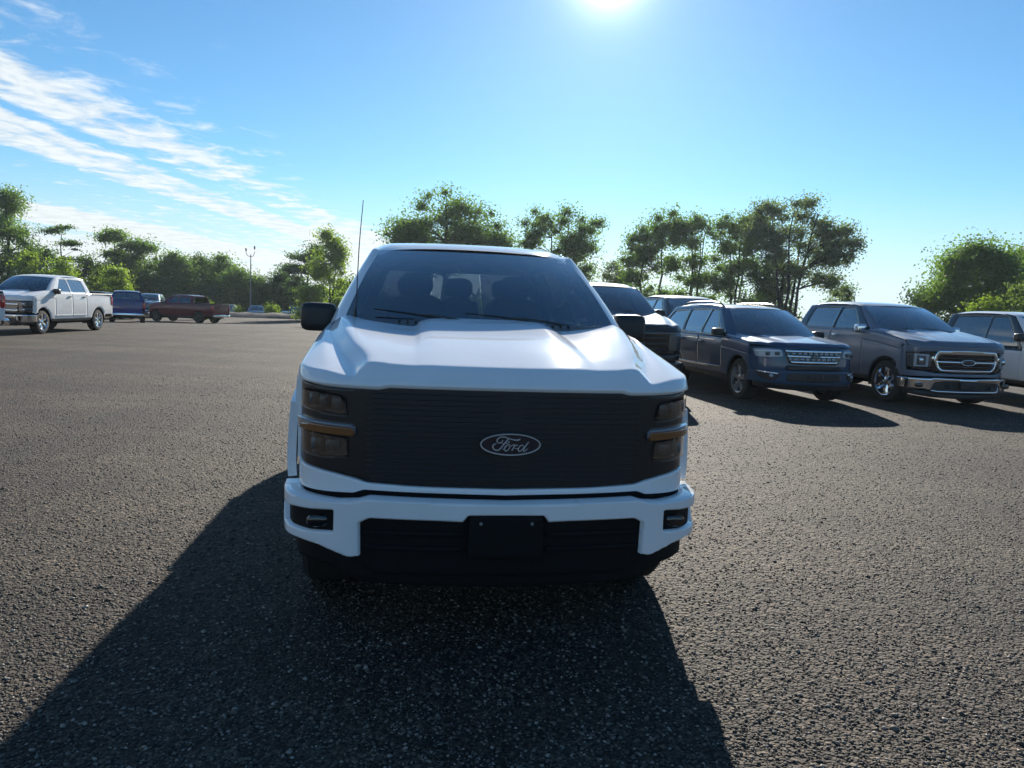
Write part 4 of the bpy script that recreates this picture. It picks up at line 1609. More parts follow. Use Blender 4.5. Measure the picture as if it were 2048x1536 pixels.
def fascia_simple(c):
    m = c.mF('u')
    ch = c.sp.get('grille_mat', 'chrome')
    c.fpanel('fender_edge', 'u', [('y', .40, .70), ('y', .66, .70), ('y', .66, 1.16), ('y', .46, 1.19)], c.body, -.004, .03, both=True, res=.05)
    c.fpanel('header_panel', 'u', [(0, .69), (.80, .69), ('y', .45, .69), ('y', .47, .79), (0, .77)], c.body, -.008, .03, res=.06)
    c.fpanel('grille_backing_panel', 'u', [(0, .77), (.80, .78), ('y', .42, .80), ('y', .46, 1.18), (0, 1.195)], 'gloss_black', -.02, .02, res=.06)
    for z in (.87, .97, 1.07):
        c.fpanel('grille_bar', 'u', [(0, z - .018), (.62, z - .018), (.62, z + .018), (0, z + .018)], ch, .0, .02, res=.06)
    for sg in (1, -1):
        q = np.array([(sg * a, b_) for a, b_ in c.fpoly('u', [(.67, .86), (.90, .85), ('y', .40, .87), ('y', .42, 1.13), (.90, 1.14), (.69, 1.14)])])
        patch('headlight', [round_poly(q, .03)], m, 'smoke_lens', c.root, .04, .0, .02)
    c.fpanel('bumper', 'l', [(0, .66), (.70, .66), ('y', .44, .65), ('y', .53, .655), ('y', .48, .45), (.70, .42), (.66, .56), (0, .59)], c.sp.get('bumper_mat', 'chrome'), 0, .05, res=.05, bev=.008)
    c.fpanel('lower_intake', 'l', [(0, .30), (.60, .31), (.70, .40), (.68, .57), (0, .60)], 'black_plastic', -.04, .02, res=.06)


SUV = dict(
    type='suv', L=5.04, W=.985, R=.375, yf=.93, yr=3.80, res=.04,
    upper=[(0, .05), (.2, .056), (.4, .075), (.6, .12), (.75, .19), (.85, .28), (.92, .40), (.955, .55), (.975, .75), (.984, .95)],
    lower=[(0, .0), (.2, .006), (.4, .025), (.6, .07), (.75, .13), (.87, .24), (.94, .38), (.975, .55), (.99, .75), (.99, .95)],
    lean=[(.2, .05), (.45, .0), (.62, .0), (.9, .02), (1.05, .05), (1.2, .07)],
    lipz=1.03, lip_notch=0, face_slope=1.1, face_k=.04,
    zp=[(0.0, 1.06), (.3, 1.095), (.6, 1.125), (1.0, 1.16), (1.3, 1.18), (1.8, 1.20)],
    xp=[(0.0, .60), (.4, .68), (.8, .74), (1.3, .78), (1.8, .80)],
    drop=.028, chamfer=.10, bulge=.022, dip=.012, cowl_y=1.28,
    hood_rear=[(0, 1.22), (.5, 1.26), (.78, 1.42), (1.0, 1.60)],
    fender_y0=.50, nose_z=.55, door_y=[1.62, 2.66, 3.60], sill=.40,
    sidez=[.2, .36, .5, .66, .8, .92, 1.03, 1.12, 1.2], sidew=[.93, .955, .975, .992, .998, 1.0, .985, .962, .93],
    belt=[(1.5, 1.085), (3.7, 1.13)], beltz=1.12, belt_x=.925, roof_x=.66, roofz=1.70,
    rear_top=[(3.6, 1.13), (4.3, 1.145), (5.05, 1.15)], tail_z=.50,
    gh_front=((1.42, 1.11), (2.20, 1.635)), gh_rear=((4.92, 1.11), (4.52, 1.66)),
    side_top=[(2.20, 1.635), (2.5, 1.68), (3.2, 1.70), (4.0, 1.69), (4.52, 1.66)],
    ws=((.80, 1.20, 1.36, 1.165), (.60, 2.02, 2.14, 1.665)),
    roof=[(2.02, 1.675), (2.15, 1.70), (2.5, 1.735), (3.0, 1.755), (3.6, 1.755), (4.2, 1.735), (4.72, 1.69)],
    roofw=[(2.02, .60), (2.3, .645), (3.0, .67), (4.72, .62)], crown=.02,
    windows=[[(1.84, 1.15), (2.63, 1.155), (2.63, 1.62), (2.34, 1.60)], [(2.70, 1.155), (3.52, 1.17), (3.62, 1.60), (2.70, 1.625)], [(3.62, 1.175), (4.74, 1.20), (4.46, 1.56), (3.72, 1.60)]],
    win_mats=['side_glass', 'privacy_glass', 'privacy_glass'],
    mirror=(1.045, 1.66, 1.20, .105, .068), cowl=(1.13, 1.165), seats=[2.7, 3.6],
    chin=.28, paint='navy_paint', rails='satin_black', spoke_style='double', spokes=5, tyre_w=.245, arch_gap=.07)


def fascia_suv(c):
    m = c.mF('u')
    # painted face
    c.fpanel('nose_panel', 'u', [(0, .60), (.60, .60), (.78, .58), ('y', .56, .56), ('y', .56, .985), (.88, 1.0), (.60, 1.015), (0, 1.025)], c.body, -.012, .03, res=.03,
             holes=[], bev=.006)
    # chrome grille with three bars
    g = c.fpanel('grille_frame', 'u', [(0, .715), (.40, .72), (.47, .745), (.545, .96), (.50, .985), (0, .99)], 'gloss_black', .004, .02, res=.03)[0]
    for z, w in ((.755, .44), (.855, .50), (.945, .53)):
        c.fpanel('grille_bar', 'u', [(0, z - .019), (w - .01, z - .019), (w, z + .019), (0, z + .019)], 'chrome', .020, .02, res=.03)
    ups = []
    for k, (z0, z1) in enumerate(((.775, .836), (.875, .926))):
        for x in np.arange(-.44 + .05 * (k % 2), .45, .1):
            y = float(c.up.yx(np.array([x]))[0]) + .02
            ups.append(boxm((x - .028, y - .03, z0), (x + .028, y - .006, z1)))
    o = add('grille_mesh', ups, 'alloy', c.root, False)
    o['kind'] = 'stuff'
    ov = [(.085 * math.cos(t), .855 + .038 * math.sin(t)) for t in np.linspace(0, 6.283, 21)[:-1]]
    patch('badge', [ov], m, 'badge_field', c.root, .015, .034, .02)
    for sg in (1, -1):
        def q(P, z='u'):
            return np.array([(sg * a, b_) for a, b_ in c.fpoly(z, P)])
        h = patch('headlight', [round_poly(q([(.56, .845), (.76, .82), ('y', .40, .83), ('y', .46, .955), (.80, .975), (.585, .965)]), .025)], m, 'clear_lens', c.root, .02, .004, .02)
        patch('light_strip', [q([(.60, .95), (.85, .945), ('y', .40, .93), ('y', .40, .915), (.85, .925), (.60, .935)])], m, 'paper', h, .012, .009, .006)
        for x, z in ((.66, .895), (.79, .885)):
            y = float(c.up.yx(np.array([x]))[0]) + .03
            add('projector', [rbox((sg * x, y - .02, z), (.045, .025, .032), 3)], 'smoke_lens', h)
        fogp = round_poly(q([(.60, .58), (.86, .60), ('y', .36, .60), ('y', .32, .50), (.80, .43), (.68, .44)], 'l'), .03)
        f = patch('fog_lamp_cover', [fogp], c.mF('l'), 'black_plastic', c.root, .025, .008, .02)
        patch('fog_trim', [q([(.64, .565), (.84, .585), ('y', .33, .59), ('y', .33, .565), (.82, .555), (.66, .54)], 'l')], c.mF('l'), 'chrome', f, .015, .016, .02)
        add('fog_lamp', [rbox((sg * .76, .125, .515), (.035, .03, .03), 2.5)], 'clear_lens', f)
    c.fpanel('bumper', 'l', [(0, .61), (.60, .605), ('y', .55, .58), ('y', .60, .40), (.80, .385), (.55, .37), (0, .36)], c.body, 0, .04, res=.03, bev=.008)
    c.fpanel('lower_intake', 'l', [(0, .62), (.50, .62), (.54, .66), (.50, .70), (0, .70)], 'black_plastic', -.004, .02, res=.03)
    c.fpanel('intake_bar', 'l', [(0, .415), (.44, .42), (.52, .45), (.50, .56), (.40, .575), (0, .58)], 'black_plastic', .006, .02, res=.03)
    c.fpanel('plate_bracket', 'l', [(0, .46), (.155, .46), (.155, .57), (0, .57)], 'black_plastic', .012, .02, res=.05)
    c.fpanel('air_dam', 'l', [(0, .255), (.55, .27), ('y', .40, .31), ('y', .45, .41), (.55, .385), (0, .375)], 'black_plastic', -.02, .03, res=.04)


# ------------------------------------------------------------------ vehicles
def tz(x, y):
    return float(terrain(x, y))


def vehicle(name, label, cat, x, y, yaw, sp, fascia, group=None, scale=None):
    # settle on the ground under the body
    r = thing(name, label, cat, (x, y, tz(x - math.sin(yaw) * 2.8, y + math.cos(yaw) * 2.8)), yaw, group, scale)
    c = Car(sp, r)
    c.build(fascia)
    return c


GRP = 'vehicles parked in the storage lot'
main = vehicle('pickup_truck', 'large white pickup facing the camera with black grille and oval script badge', 'pickup truck', 0.0, 3.35, .142,
               spec(PICKUP, res=.018, cowl_vents=True, flare=.052, rim='dark_alloy', slider='windshield_glass', bumper_mat='white_paint'), fascia_main, GRP)
# whip antenna on the fender by the windshield
an = [(-.79, 1.40, 1.47), (-.785, 1.405, 1.56), (-.775, 1.42, 1.9), (-.757, 1.45, 2.19)]
a0 = add('antenna', [tube(smooth_path(an, 6), np.linspace(.0042, .0024, 19), 6), tube([(-.79, 1.40, 1.44), (-.79, 1.40, 1.475), (-.788, 1.402, 1.54)], [.02, .014, .006], 8)], 'satin_black', main.root)
# windshield papers
for (x0, x1, t0, t1) in ((.60, .68, .045, .085), (.60, .65, .90, .925), (.655, .70, .245, .30)):
    (bx, by, bye, bz_), (tx, ty_, tye, tzz) = main.sp['ws']
    V = []
    for (x, t) in ((x0, t0), (x1, t0), (x1, t1), (x0, t1)):
        a = x / (bx + (tx - bx) * t)
        V.append((x, by + (ty_ - by) * t + ((bye - by) * (1 - t) + (tye - ty_) * t) * abs(a) ** 2.2 + .012, bz_ + (tzz - bz_) * t + .03 * math.sin(math.pi * t) - .012 * a * a * t))
    st = add('sticker', [(np.array(V), [(0, 1, 2, 3)])], 'paper', main.root, False)

vehicle('suv', 'dark blue sport utility vehicle with chrome barred grille between two pickups', 'suv', 5.45, 13.45, .19, spec(SUV, door_strip='chrome', handle_mat='navy_paint', rim='alloy', res=.03, frame_mat='gloss_black'), fascia_suv, GRP, (1.05, 1.05, 1.04))
vehicle('pickup_truck', 'dark grey pickup with chrome framed grille and chrome bumper beside the blue suv', 'pickup truck', 8.51, 13.95, .17,
        spec(PICKUP, paint='grey_paint', drop=.03, chamfer=.12, rim='chrome', mirror_mat='chrome', res=.03, handle_mat='chrome', frame_mat='gloss_black', R=.43), fascia_grey, GRP, (1.03, 1.03, .97))
vehicle('pickup_truck', 'white pickup at the right edge of the photo, behind the grey pickup', 'pickup truck', 11.85, 14.1, .17,
        spec(PICKUP, paint='white_paint_dusty', drop=.03, chamfer=.12, res=.05, win_mats=['privacy_glass', 'privacy_glass'], frame_mat='gloss_black', beltz=1.16, belt=[(1.7, 1.16), (3.9, 1.16)], rear_top=[(3.84, 1.22), (5.9, 1.28)], gh_front=((1.46, 1.152), (2.26, 1.945)), gh_rear=((4.28, 1.152), (4.08, 1.95)), windows=[[(1.86, 1.20), (2.84, 1.19), (2.84, 1.915), (2.42, 1.91)], [(2.88, 1.19), (4.00, 1.20), (3.90, 1.90), (2.88, 1.915)]]), fascia_simple, GRP, (1, 1, .93))
vehicle('pickup_truck', 'black pickup with glinting hood half hidden behind the large white pickup', 'pickup truck', 2.15, 13.2, .17,
        spec(PICKUP, paint='black_paint', drop=.03, chamfer=.12, res=.05, grille_mat='satin_black', bumper_mat='black_paint'), fascia_simple, GRP, (1, 1, 1.05))
vehicle('pickup_truck', 'charcoal pickup in the row behind, seen between the black pickup and the blue suv', 'pickup truck', 5.35, 19.3, .17,
        spec(PICKUP, paint='charcoal_paint', drop=.03, chamfer=.12, res=.06, mirror_mat='charcoal_paint'), fascia_simple, GRP, (1, 1, 1.02))
vehicle('pickup_truck', 'white four door pickup with chrome wheels and black wheel arches at the left', 'pickup truck', -17.05, 24.65, .05,
        spec(PICKUP, paint='white_paint_dusty', drop=.03, chamfer=.12, res=.05, rim='chrome', R=.41, door_strip='white_paint_dusty', handle_mat='satin_black', yr=4.72, arch_gap=.10), fascia_left, GRP)
vehicle('pickup_truck', 'white pickup at the left edge of the photo showing its red tail lamp', 'pickup truck', -19.32, 17.9, R(-50),
        spec(PICKUP, paint='white_paint_dusty', drop=.03, chamfer=.12, res=.08), fascia_simple, GRP)
vehicle('pickup_truck', 'black pickup turned sideways, its roof just above the bed of the left white pickup', 'pickup truck', -29.5, 59.0, R(90),
        spec(PICKUP, paint='black_paint', drop=.03, chamfer=.12, res=.08), fascia_simple, GRP)
vehicle('pickup_truck', 'bright blue pickup seen from behind next to the maroon pickup', 'pickup truck', -26.4, 51.3, R(207),
        spec(PICKUP, paint='blue_paint', drop=.03, chamfer=.12, res=.08), fascia_simple, GRP)
vehicle('pickup_truck', 'slate blue pickup with chrome bumper facing us beyond the bright blue pickup', 'pickup truck', -30.9, 62.8, .28,
        spec(PICKUP, paint='slate_blue_paint', drop=.03, chamfer=.12, res=.08), fascia_simple, GRP)
vehicle('suv', 'white sport utility vehicle behind the hood of the maroon pickup', 'suv', -33.0, 70.5, .75, spec(SUV, paint='white_paint', res=.08), fascia_suv, GRP)
vehicle('pickup_truck', 'dark maroon pickup parked sideways with orange red tail lamps', 'pickup truck', -27.4, 57.2, R(-105),
        spec(PICKUP, paint='maroon_paint', drop=.03, chamfer=.12, res=.06, rim='dark_alloy', slider='windshield_glass'), fascia_simple, GRP)
vehicle('suv', 'dark grey car beyond the bank, just right of the maroon pickup', 'suv', -31.2, 83.0, .5, spec(SUV, paint='charcoal_paint', res=.14), fascia_suv, GRP)
vehicle('suv', 'silver car beyond the bank, beside the foot of the lamp post', 'suv', -28.9, 84.0, .3, spec(SUV, paint='silver_paint', res=.14), fascia_suv, GRP)
vehicle('suv', 'white car beyond the bank, right of the yellow green bush', 'suv', -25.9, 84.0, -.7, spec(SUV, paint='white_paint', res=.14), fascia_suv, GRP)
vehicle('suv', 'black car beyond the bank, nearest to the mirror of the large white pickup', 'suv', -23.9, 83.5, .4, spec(SUV, paint='black_paint', res=.14), fascia_suv, GRP)


# ------------------------------------------------------------------ lamp post
def lamp_post(x, y):
    z = tz(x, y)
    r = thing('lamp_post', 'tall grey lamp post with two lamp heads among the left trees', 'lamp post', (x, y, z))
    add('pole', [tube([(0, 0, 0), (0, 0, 3), (0, 0, 7.6)], [.085, .07, .05], 10), tube([(0, 0, -.1), (0, 0, .5)], .22, 12)], 'galvanised', r)
    for (dx, dz) in ((-.55, .35), (.45, .62)):
        a = add('bracket', [tube(smooth_path([(0, 0, 7.3), (dx * .7, 0, 7.45), (dx, 0, 7.6 + dz * .5)], 4), .035, 6)], 'galvanised', r)
        add('lamp_head', [rbox((dx, 0, 7.75 + dz), (.08, .12, .22), 3.5)], 'galvanised', a)


lamp_post(-30.9, 88.0)


# ------------------------------------------------------------------ trees
def limb(p0, p1, r0, r1, rng, sag=0.12, n=5):
    p0, p1 = np.array(p0, float), np.array(p1, float)
    L = np.linalg.norm(p1 - p0)
    ts = np.linspace(0, 1, n)
    mid = (rng.rand(3) - .5) * L * sag
    mid[2] += L * .06
    pts = np.array([p0 + (p1 - p0) * t + mid * math.sin(math.pi * t) for t in ts])
    return tube(pts, np.linspace(r0, r1, n), 6)


def leaves(centres, radii, counts, size, rng, flat=.75):
    """leaf-sized rhombs spread through clumps"""
    C = np.repeat(centres, counts, axis=0)
    Rr = np.repeat(radii, counts)
    n = len(C)
    d = rng.randn(n, 3)
    d /= np.linalg.norm(d, axis=1, keepdims=True)
    rad = Rr * np.minimum(np.abs(rng.randn(n)) * .78 + .06, 1.65)
    P = C + d * rad[:, None] * np.array([1, 1, flat])
    # orientation: normals lean outwards and up, well scattered
    nr = d * .5 + rng.randn(n, 3) * .8 + np.array([0, 0, .35])
    nr /= np.linalg.norm(nr, axis=1, keepdims=True)
    t = np.cross(nr, rng.randn(n, 3))
    t /= np.linalg.norm(t, axis=1, keepdims=True)
    b = np.cross(nr, t)
    s = size * (.65 + .7 * rng.rand(n))[:, None]
    w = .55 + .3 * rng.rand(n)[:, None]
    V = np.stack([P - t * s, P + b * s * w + nr * s * .15, P + t * s, P - b * s * w + nr * s * .15], 1)
    F = np.arange(n * 4).reshape(n, 4)
    return V.reshape(-1, 3), F


PROF = {
    'round': lambda t: np.sqrt(np.clip(1 - (2 * t - 1) ** 2, 0, 1)) ** .8,
    'dome': lambda t: np.sqrt(np.clip(1 - t ** 2.2, 0, 1)) * np.clip(.55 + 1.5 * t, 0, 1),
    'fan': lambda t: np.clip(.25 + 1.1 * t, 0, 1) * np.sqrt(np.clip(1 - ((t - .55) / .62) ** 4, 0, 1)),
    'column': lambda t: (.55 + .45 * np.sin(math.pi * np.clip(t * 1.05, 0, 1))) * np.sqrt(np.clip(1 - t ** 6, 0, 1)),
    'cone': lambda t: np.clip(1.05 - t, 0, 1) ** .8,
    'bush': lambda t: np.sqrt(np.clip(1 - t ** 2.4, 0, 1)),
}


def tree(name, label, cat, group, x, y, H, W, base, shape, nclump, clump_r, nleaf, leaf, mat, seed, stems=1, trunk=.16, bark='dark_bark', spread=.3, flat=.75, lean=(0, 0), lobes=None, depth=.8, gap=.0):
    rng = np.random.RandomState(seed)
    z0 = tz(x, y)
    root = thing(name, label, cat, (x, y, z0), 0, group)
    f = PROF[shape]
    cen = []
    tries = 0
    while len(cen) < nclump and tries < nclump * 40:
        tries += 1
        if lobes:
            lx, lz, lrx, lrz = lobes[rng.randint(len(lobes))]
            d = rng.randn(3)
            d /= np.linalg.norm(d)
            q = rng.rand() ** .4
            p = np.array([lx + d[0] * lrx * q, d[1] * lrx * q * depth, lz + d[2] * lrz * q])
        else:
            t = rng.rand()
            r = float(f(t)) * (W / 2 - clump_r * .55)
            a = rng.rand() * 6.283
            q = math.sqrt(.18 + .82 * rng.rand())
            p = np.array([math.cos(a) * r * q, math.sin(a) * r * q * depth, base + t * (H - base - clump_r * .5)])
        p[:2] += np.array(lean) * (p[2] / H)
        if p[2] < base * .8:
            continue
        cen.append(p)
    cen = np.array(cen)
    rad = clump_r * (.55 + .75 * rng.rand(len(cen)))
    cnt = np.maximum((nleaf / len(cen) * (rad / rad.mean()) ** 2).astype(int), 6)
    V, F = leaves(cen, rad * 1.18, (cnt * 2.6).astype(int), leaf * .52, rng, flat)
    parts = []
    hubs = []
    for s in range(stems):
        a = 6.283 * s / max(stems, 1) + rng.rand()
        bx, by_ = (0, 0) if stems == 1 else (math.cos(a) * .25, math.sin(a) * .2)
        tip = np.array([lean[0] * .75 + (0 if stems == 1 else math.cos(a) * W * spread), lean[1] * .75 + (0 if stems == 1 else math.sin(a) * W * spread * .7), H * .86])
        pts = []
        n = 8
        for i in range(n):
            t = i / (n - 1)
            p = np.array([bx, by_, -.15]) * (1 - t ** 1.1) + tip * t ** 1.1
            p[:2] += (rng.rand(2) - .5) * .25 * (t > 0) * (H / 10)
            p[2] = -.15 + (tip[2] + .15) * t
            pts.append(p)
        k = trunk / math.sqrt(stems) * 1.1
        rr = np.linspace(k, k * .22, n)
        rr[0] *= 1.35
        parts.append(tube(np.array(pts), rr, 8))
        hubs.append((np.array(pts), rr))
    for p in cen:
        # limb from the stem towards the clump
        best = min(hubs, key=lambda h: np.linalg.norm(h[0][:, :2].mean(0) - p[:2]))
        zi = p[2] - .55 * math.hypot(*(p[:2] - best[0][4, :2])) - .3
        zi = max(zi, base * .35)
        i = int(np.clip(np.searchsorted(best[0][:, 2], zi), 1, len(best[0]) - 1))
        parts.append(limb(best[0][i], p, max(best[1][i] * .42, .018), .012, rng))
    add('trunk', parts, bark, root)
    mesh_np('crown', V, F, mat, root, smooth=False)
    return root


TG = 'trees along the left edge of the lot'
rows = [
    # label, x, y, H, W, base, shape, clumps, r, leaves, leaf, mat, extra
    ('tallest tree of the left tree line, cut by the photo edge', -61.7, 92, 14.2, 6.6, 3.5, 'column', 60, 1.05, 7000, .24, 'leaf_mid', dict(trunk=.3)),
    ('sparse leaning tree with flat plates of foliage on a bare thin trunk', -57.2, 95, 11.0, 5.6, 5.0, 'round', 17, .8, 1500, .22, 'leaf_dark', dict(flat=.28, trunk=.16, lobes=[(-.2, 10.3, 1.5, .5), (-1.1, 9.9, .8, .3), (1.2, 8.3, 1.2, .5), (2.3, 7.4, .9, .35), (.9, 6.2, 1.2, .4)])),
    ('dark flat topped tree standing above its neighbours left of the blue pickup', -53.0, 100, 10.7, 6.6, 3.8, 'fan', 42, 1.0, 5000, .25, 'leaf_mid', dict(flat=.5, trunk=.22, lobes=[(-.3, 9.9, 1.8, .8), (1.4, 8.9, 1.7, .7), (-.6, 7.4, 1.6, 1.0), (.8, 6.0, 2.2, 1.2), (-1.2, 5.2, 1.8, 1.0)])),
    ('dark bushy tree right of the tallest tree', -61.0, 97, 8.0, 7.0, 1.0, 'dome', 44, 1.1, 5200, .25, 'leaf_dark', {}),
    ('dark bushy tree below the sparse leaning tree', -56.0, 98, 7.3, 6.0, .8, 'dome', 38, 1.0, 4500, .25, 'leaf_dark', {}),
    ('yellow green round tree behind the roof of the left white pickup', -54.6, 86, 7.0, 6.0, .8, 'dome', 40, .8, 4500, .21, 'leaf_bright', {}),
    ('low yellow green bushy tree above the rear window of the left white pickup', -49.8, 83, 5.8, 6.2, .4, 'bush', 36, .75, 4000, .2, 'leaf_bright', {}),
    ('olive bushy tree above the roof of the sideways black pickup', -46.4, 85, 5.2, 6.0, .4, 'bush', 36, .8, 4000, .21, 'leaf_olive', {}),
    ('yellow green pointed small tree above the bright blue pickup', -43.4, 82, 5.5, 4.0, .4, 'dome', 28, .65, 3200, .19, 'leaf_bright', {}),
    ('broad green tree in the middle of the left tree line', -49.2, 100, 9.6, 7.4, 2.0, 'dome', 50, 1.05, 6000, .25, 'leaf_mid', dict(trunk=.22)),
    ('green tree with a rounded top left of the maroon pickup', -44.7, 99, 8.2, 6.0, 1.6, 'dome', 40, 1.0, 4800, .25, 'leaf_mid', {}),
    ('very dark round crowned tree above the maroon pickup', -43.2, 104, 8.3, 5.0, 1.6, 'round', 34, .95, 4200, .25, 'leaf_dark', {}),
    ('rounded green tree right of the very dark one', -39.6, 101, 8.5, 4.8, 1.6, 'dome', 34, .95, 4200, .25, 'leaf_mid', dict(flat=.5)),
    ('mid green tree left of the lamp post', -36.0, 97, 6.6, 4.6, .8, 'dome', 32, .9, 4000, .24, 'leaf_mid', {}),
    ('low mid green tree right of the lamp post', -33.2, 98, 5.8, 4.6, .6, 'dome', 32, .9, 4000, .24, 'leaf_mid', {}),
    ('dark low tree between the lamp post and the leaning crowned tree', -30.9, 100, 6.1, 5.0, .6, 'dome', 34, .9, 4000, .25, 'leaf_dark', {}),
    ('dark tree with layered wind swept branches left of the poplar', -26.8, 97, 9.4, 6.4, 2.2, 'fan', 36, .95, 4200, .24, 'leaf_dark', dict(flat=.42, trunk=.2, lobes=[(.9, 8.7, 1.6, .6), (-.6, 7.8, 1.8, .6), (-1.8, 6.4, 1.4, .5), (1.2, 6.6, 1.6, .8), (-.6, 4.2, 2.4, 1.2), (1.6, 3.6, 2.0, 1.4)])),
    ('bright yellow green tree with loose upright shoots behind the pickup mirror', -19.3, 78, 9.2, 4.6, 1.2, 'column', 46, .68, 4800, .2, 'leaf_bright', dict(trunk=.16, stems=3, spread=.18)),
    ('low bright shrub at the foot of the loose yellow green tree', -19.9, 74, 3.3, 3.2, .2, 'bush', 24, .6, 2600, .17, 'leaf_bright', {}),
    ('dark undergrowth tree behind the slate blue pickup', -43.8, 97, 4.4, 9.0, .2, 'bush', 44, 1.0, 4800, .25, 'leaf_dark', {}),
    ('dark undergrowth tree behind the bright blue pickup', -50.0, 97, 4.6, 8.0, .2, 'bush', 44, 1.0, 4800, .25, 'leaf_dark', {}),
    ('dark undergrowth tree behind the tail of the maroon pickup', -38.2, 98.5, 4.8, 8.4, .2, 'bush', 44, 1.0, 4800, .25, 'leaf_dark', {}),
    ('dark undergrowth tree behind the silver car', -32.6, 100, 4.4, 7.4, .2, 'bush', 40, 1.0, 4600, .25, 'leaf_dark', {}),
    ('dark undergrowth tree behind the black car beyond the bank', -27.4, 99, 4.6, 7.4, .2, 'bush', 40, 1.0, 4600, .25, 'leaf_dark', {}),
    ('dark undergrowth tree left of the large white pickup windshield', -20.6, 95, 5.6, 7.4, .2, 'bush', 40, 1.0, 4600, .25, 'leaf_dark', {}),
    ('dark undergrowth tree behind the left white pickup', -57.5, 93, 4.6, 8.0, .2, 'bush', 40, 1.0, 4600, .25, 'leaf_dark', {}),
    ('small yellow green bush behind the tailgate of the maroon pickup', -26.6, 64, 2.3, 1.6, .1, 'bush', 12, .38, 900, .12, 'leaf_bright', {}),
    ('small yellow green bush on the bank right of the lamp post', -25.7, 79.6, 1.3, 1.9, .05, 'bush', 12, .4, 900, .12, 'leaf_bright', {}),
    ('tiny yellow green bush on the bank left of the lamp post', -29.2, 79.6, 1.0, 1.0, .05, 'bush', 8, .3, 500, .11, 'leaf_bright', {}),
]
for i, (lab, x, y, H, W, b, sh, nc, cr, nl, lf, mt, ex) in enumerate(rows):
    bush = sh == 'bush' and H < 3.5
    tree('shrub' if bush else 'tree', lab, 'shrub' if bush else 'tree', None if bush else TG, x, y, H, W, b, sh, nc, cr, nl, lf, mt, 100 + i, **ex)

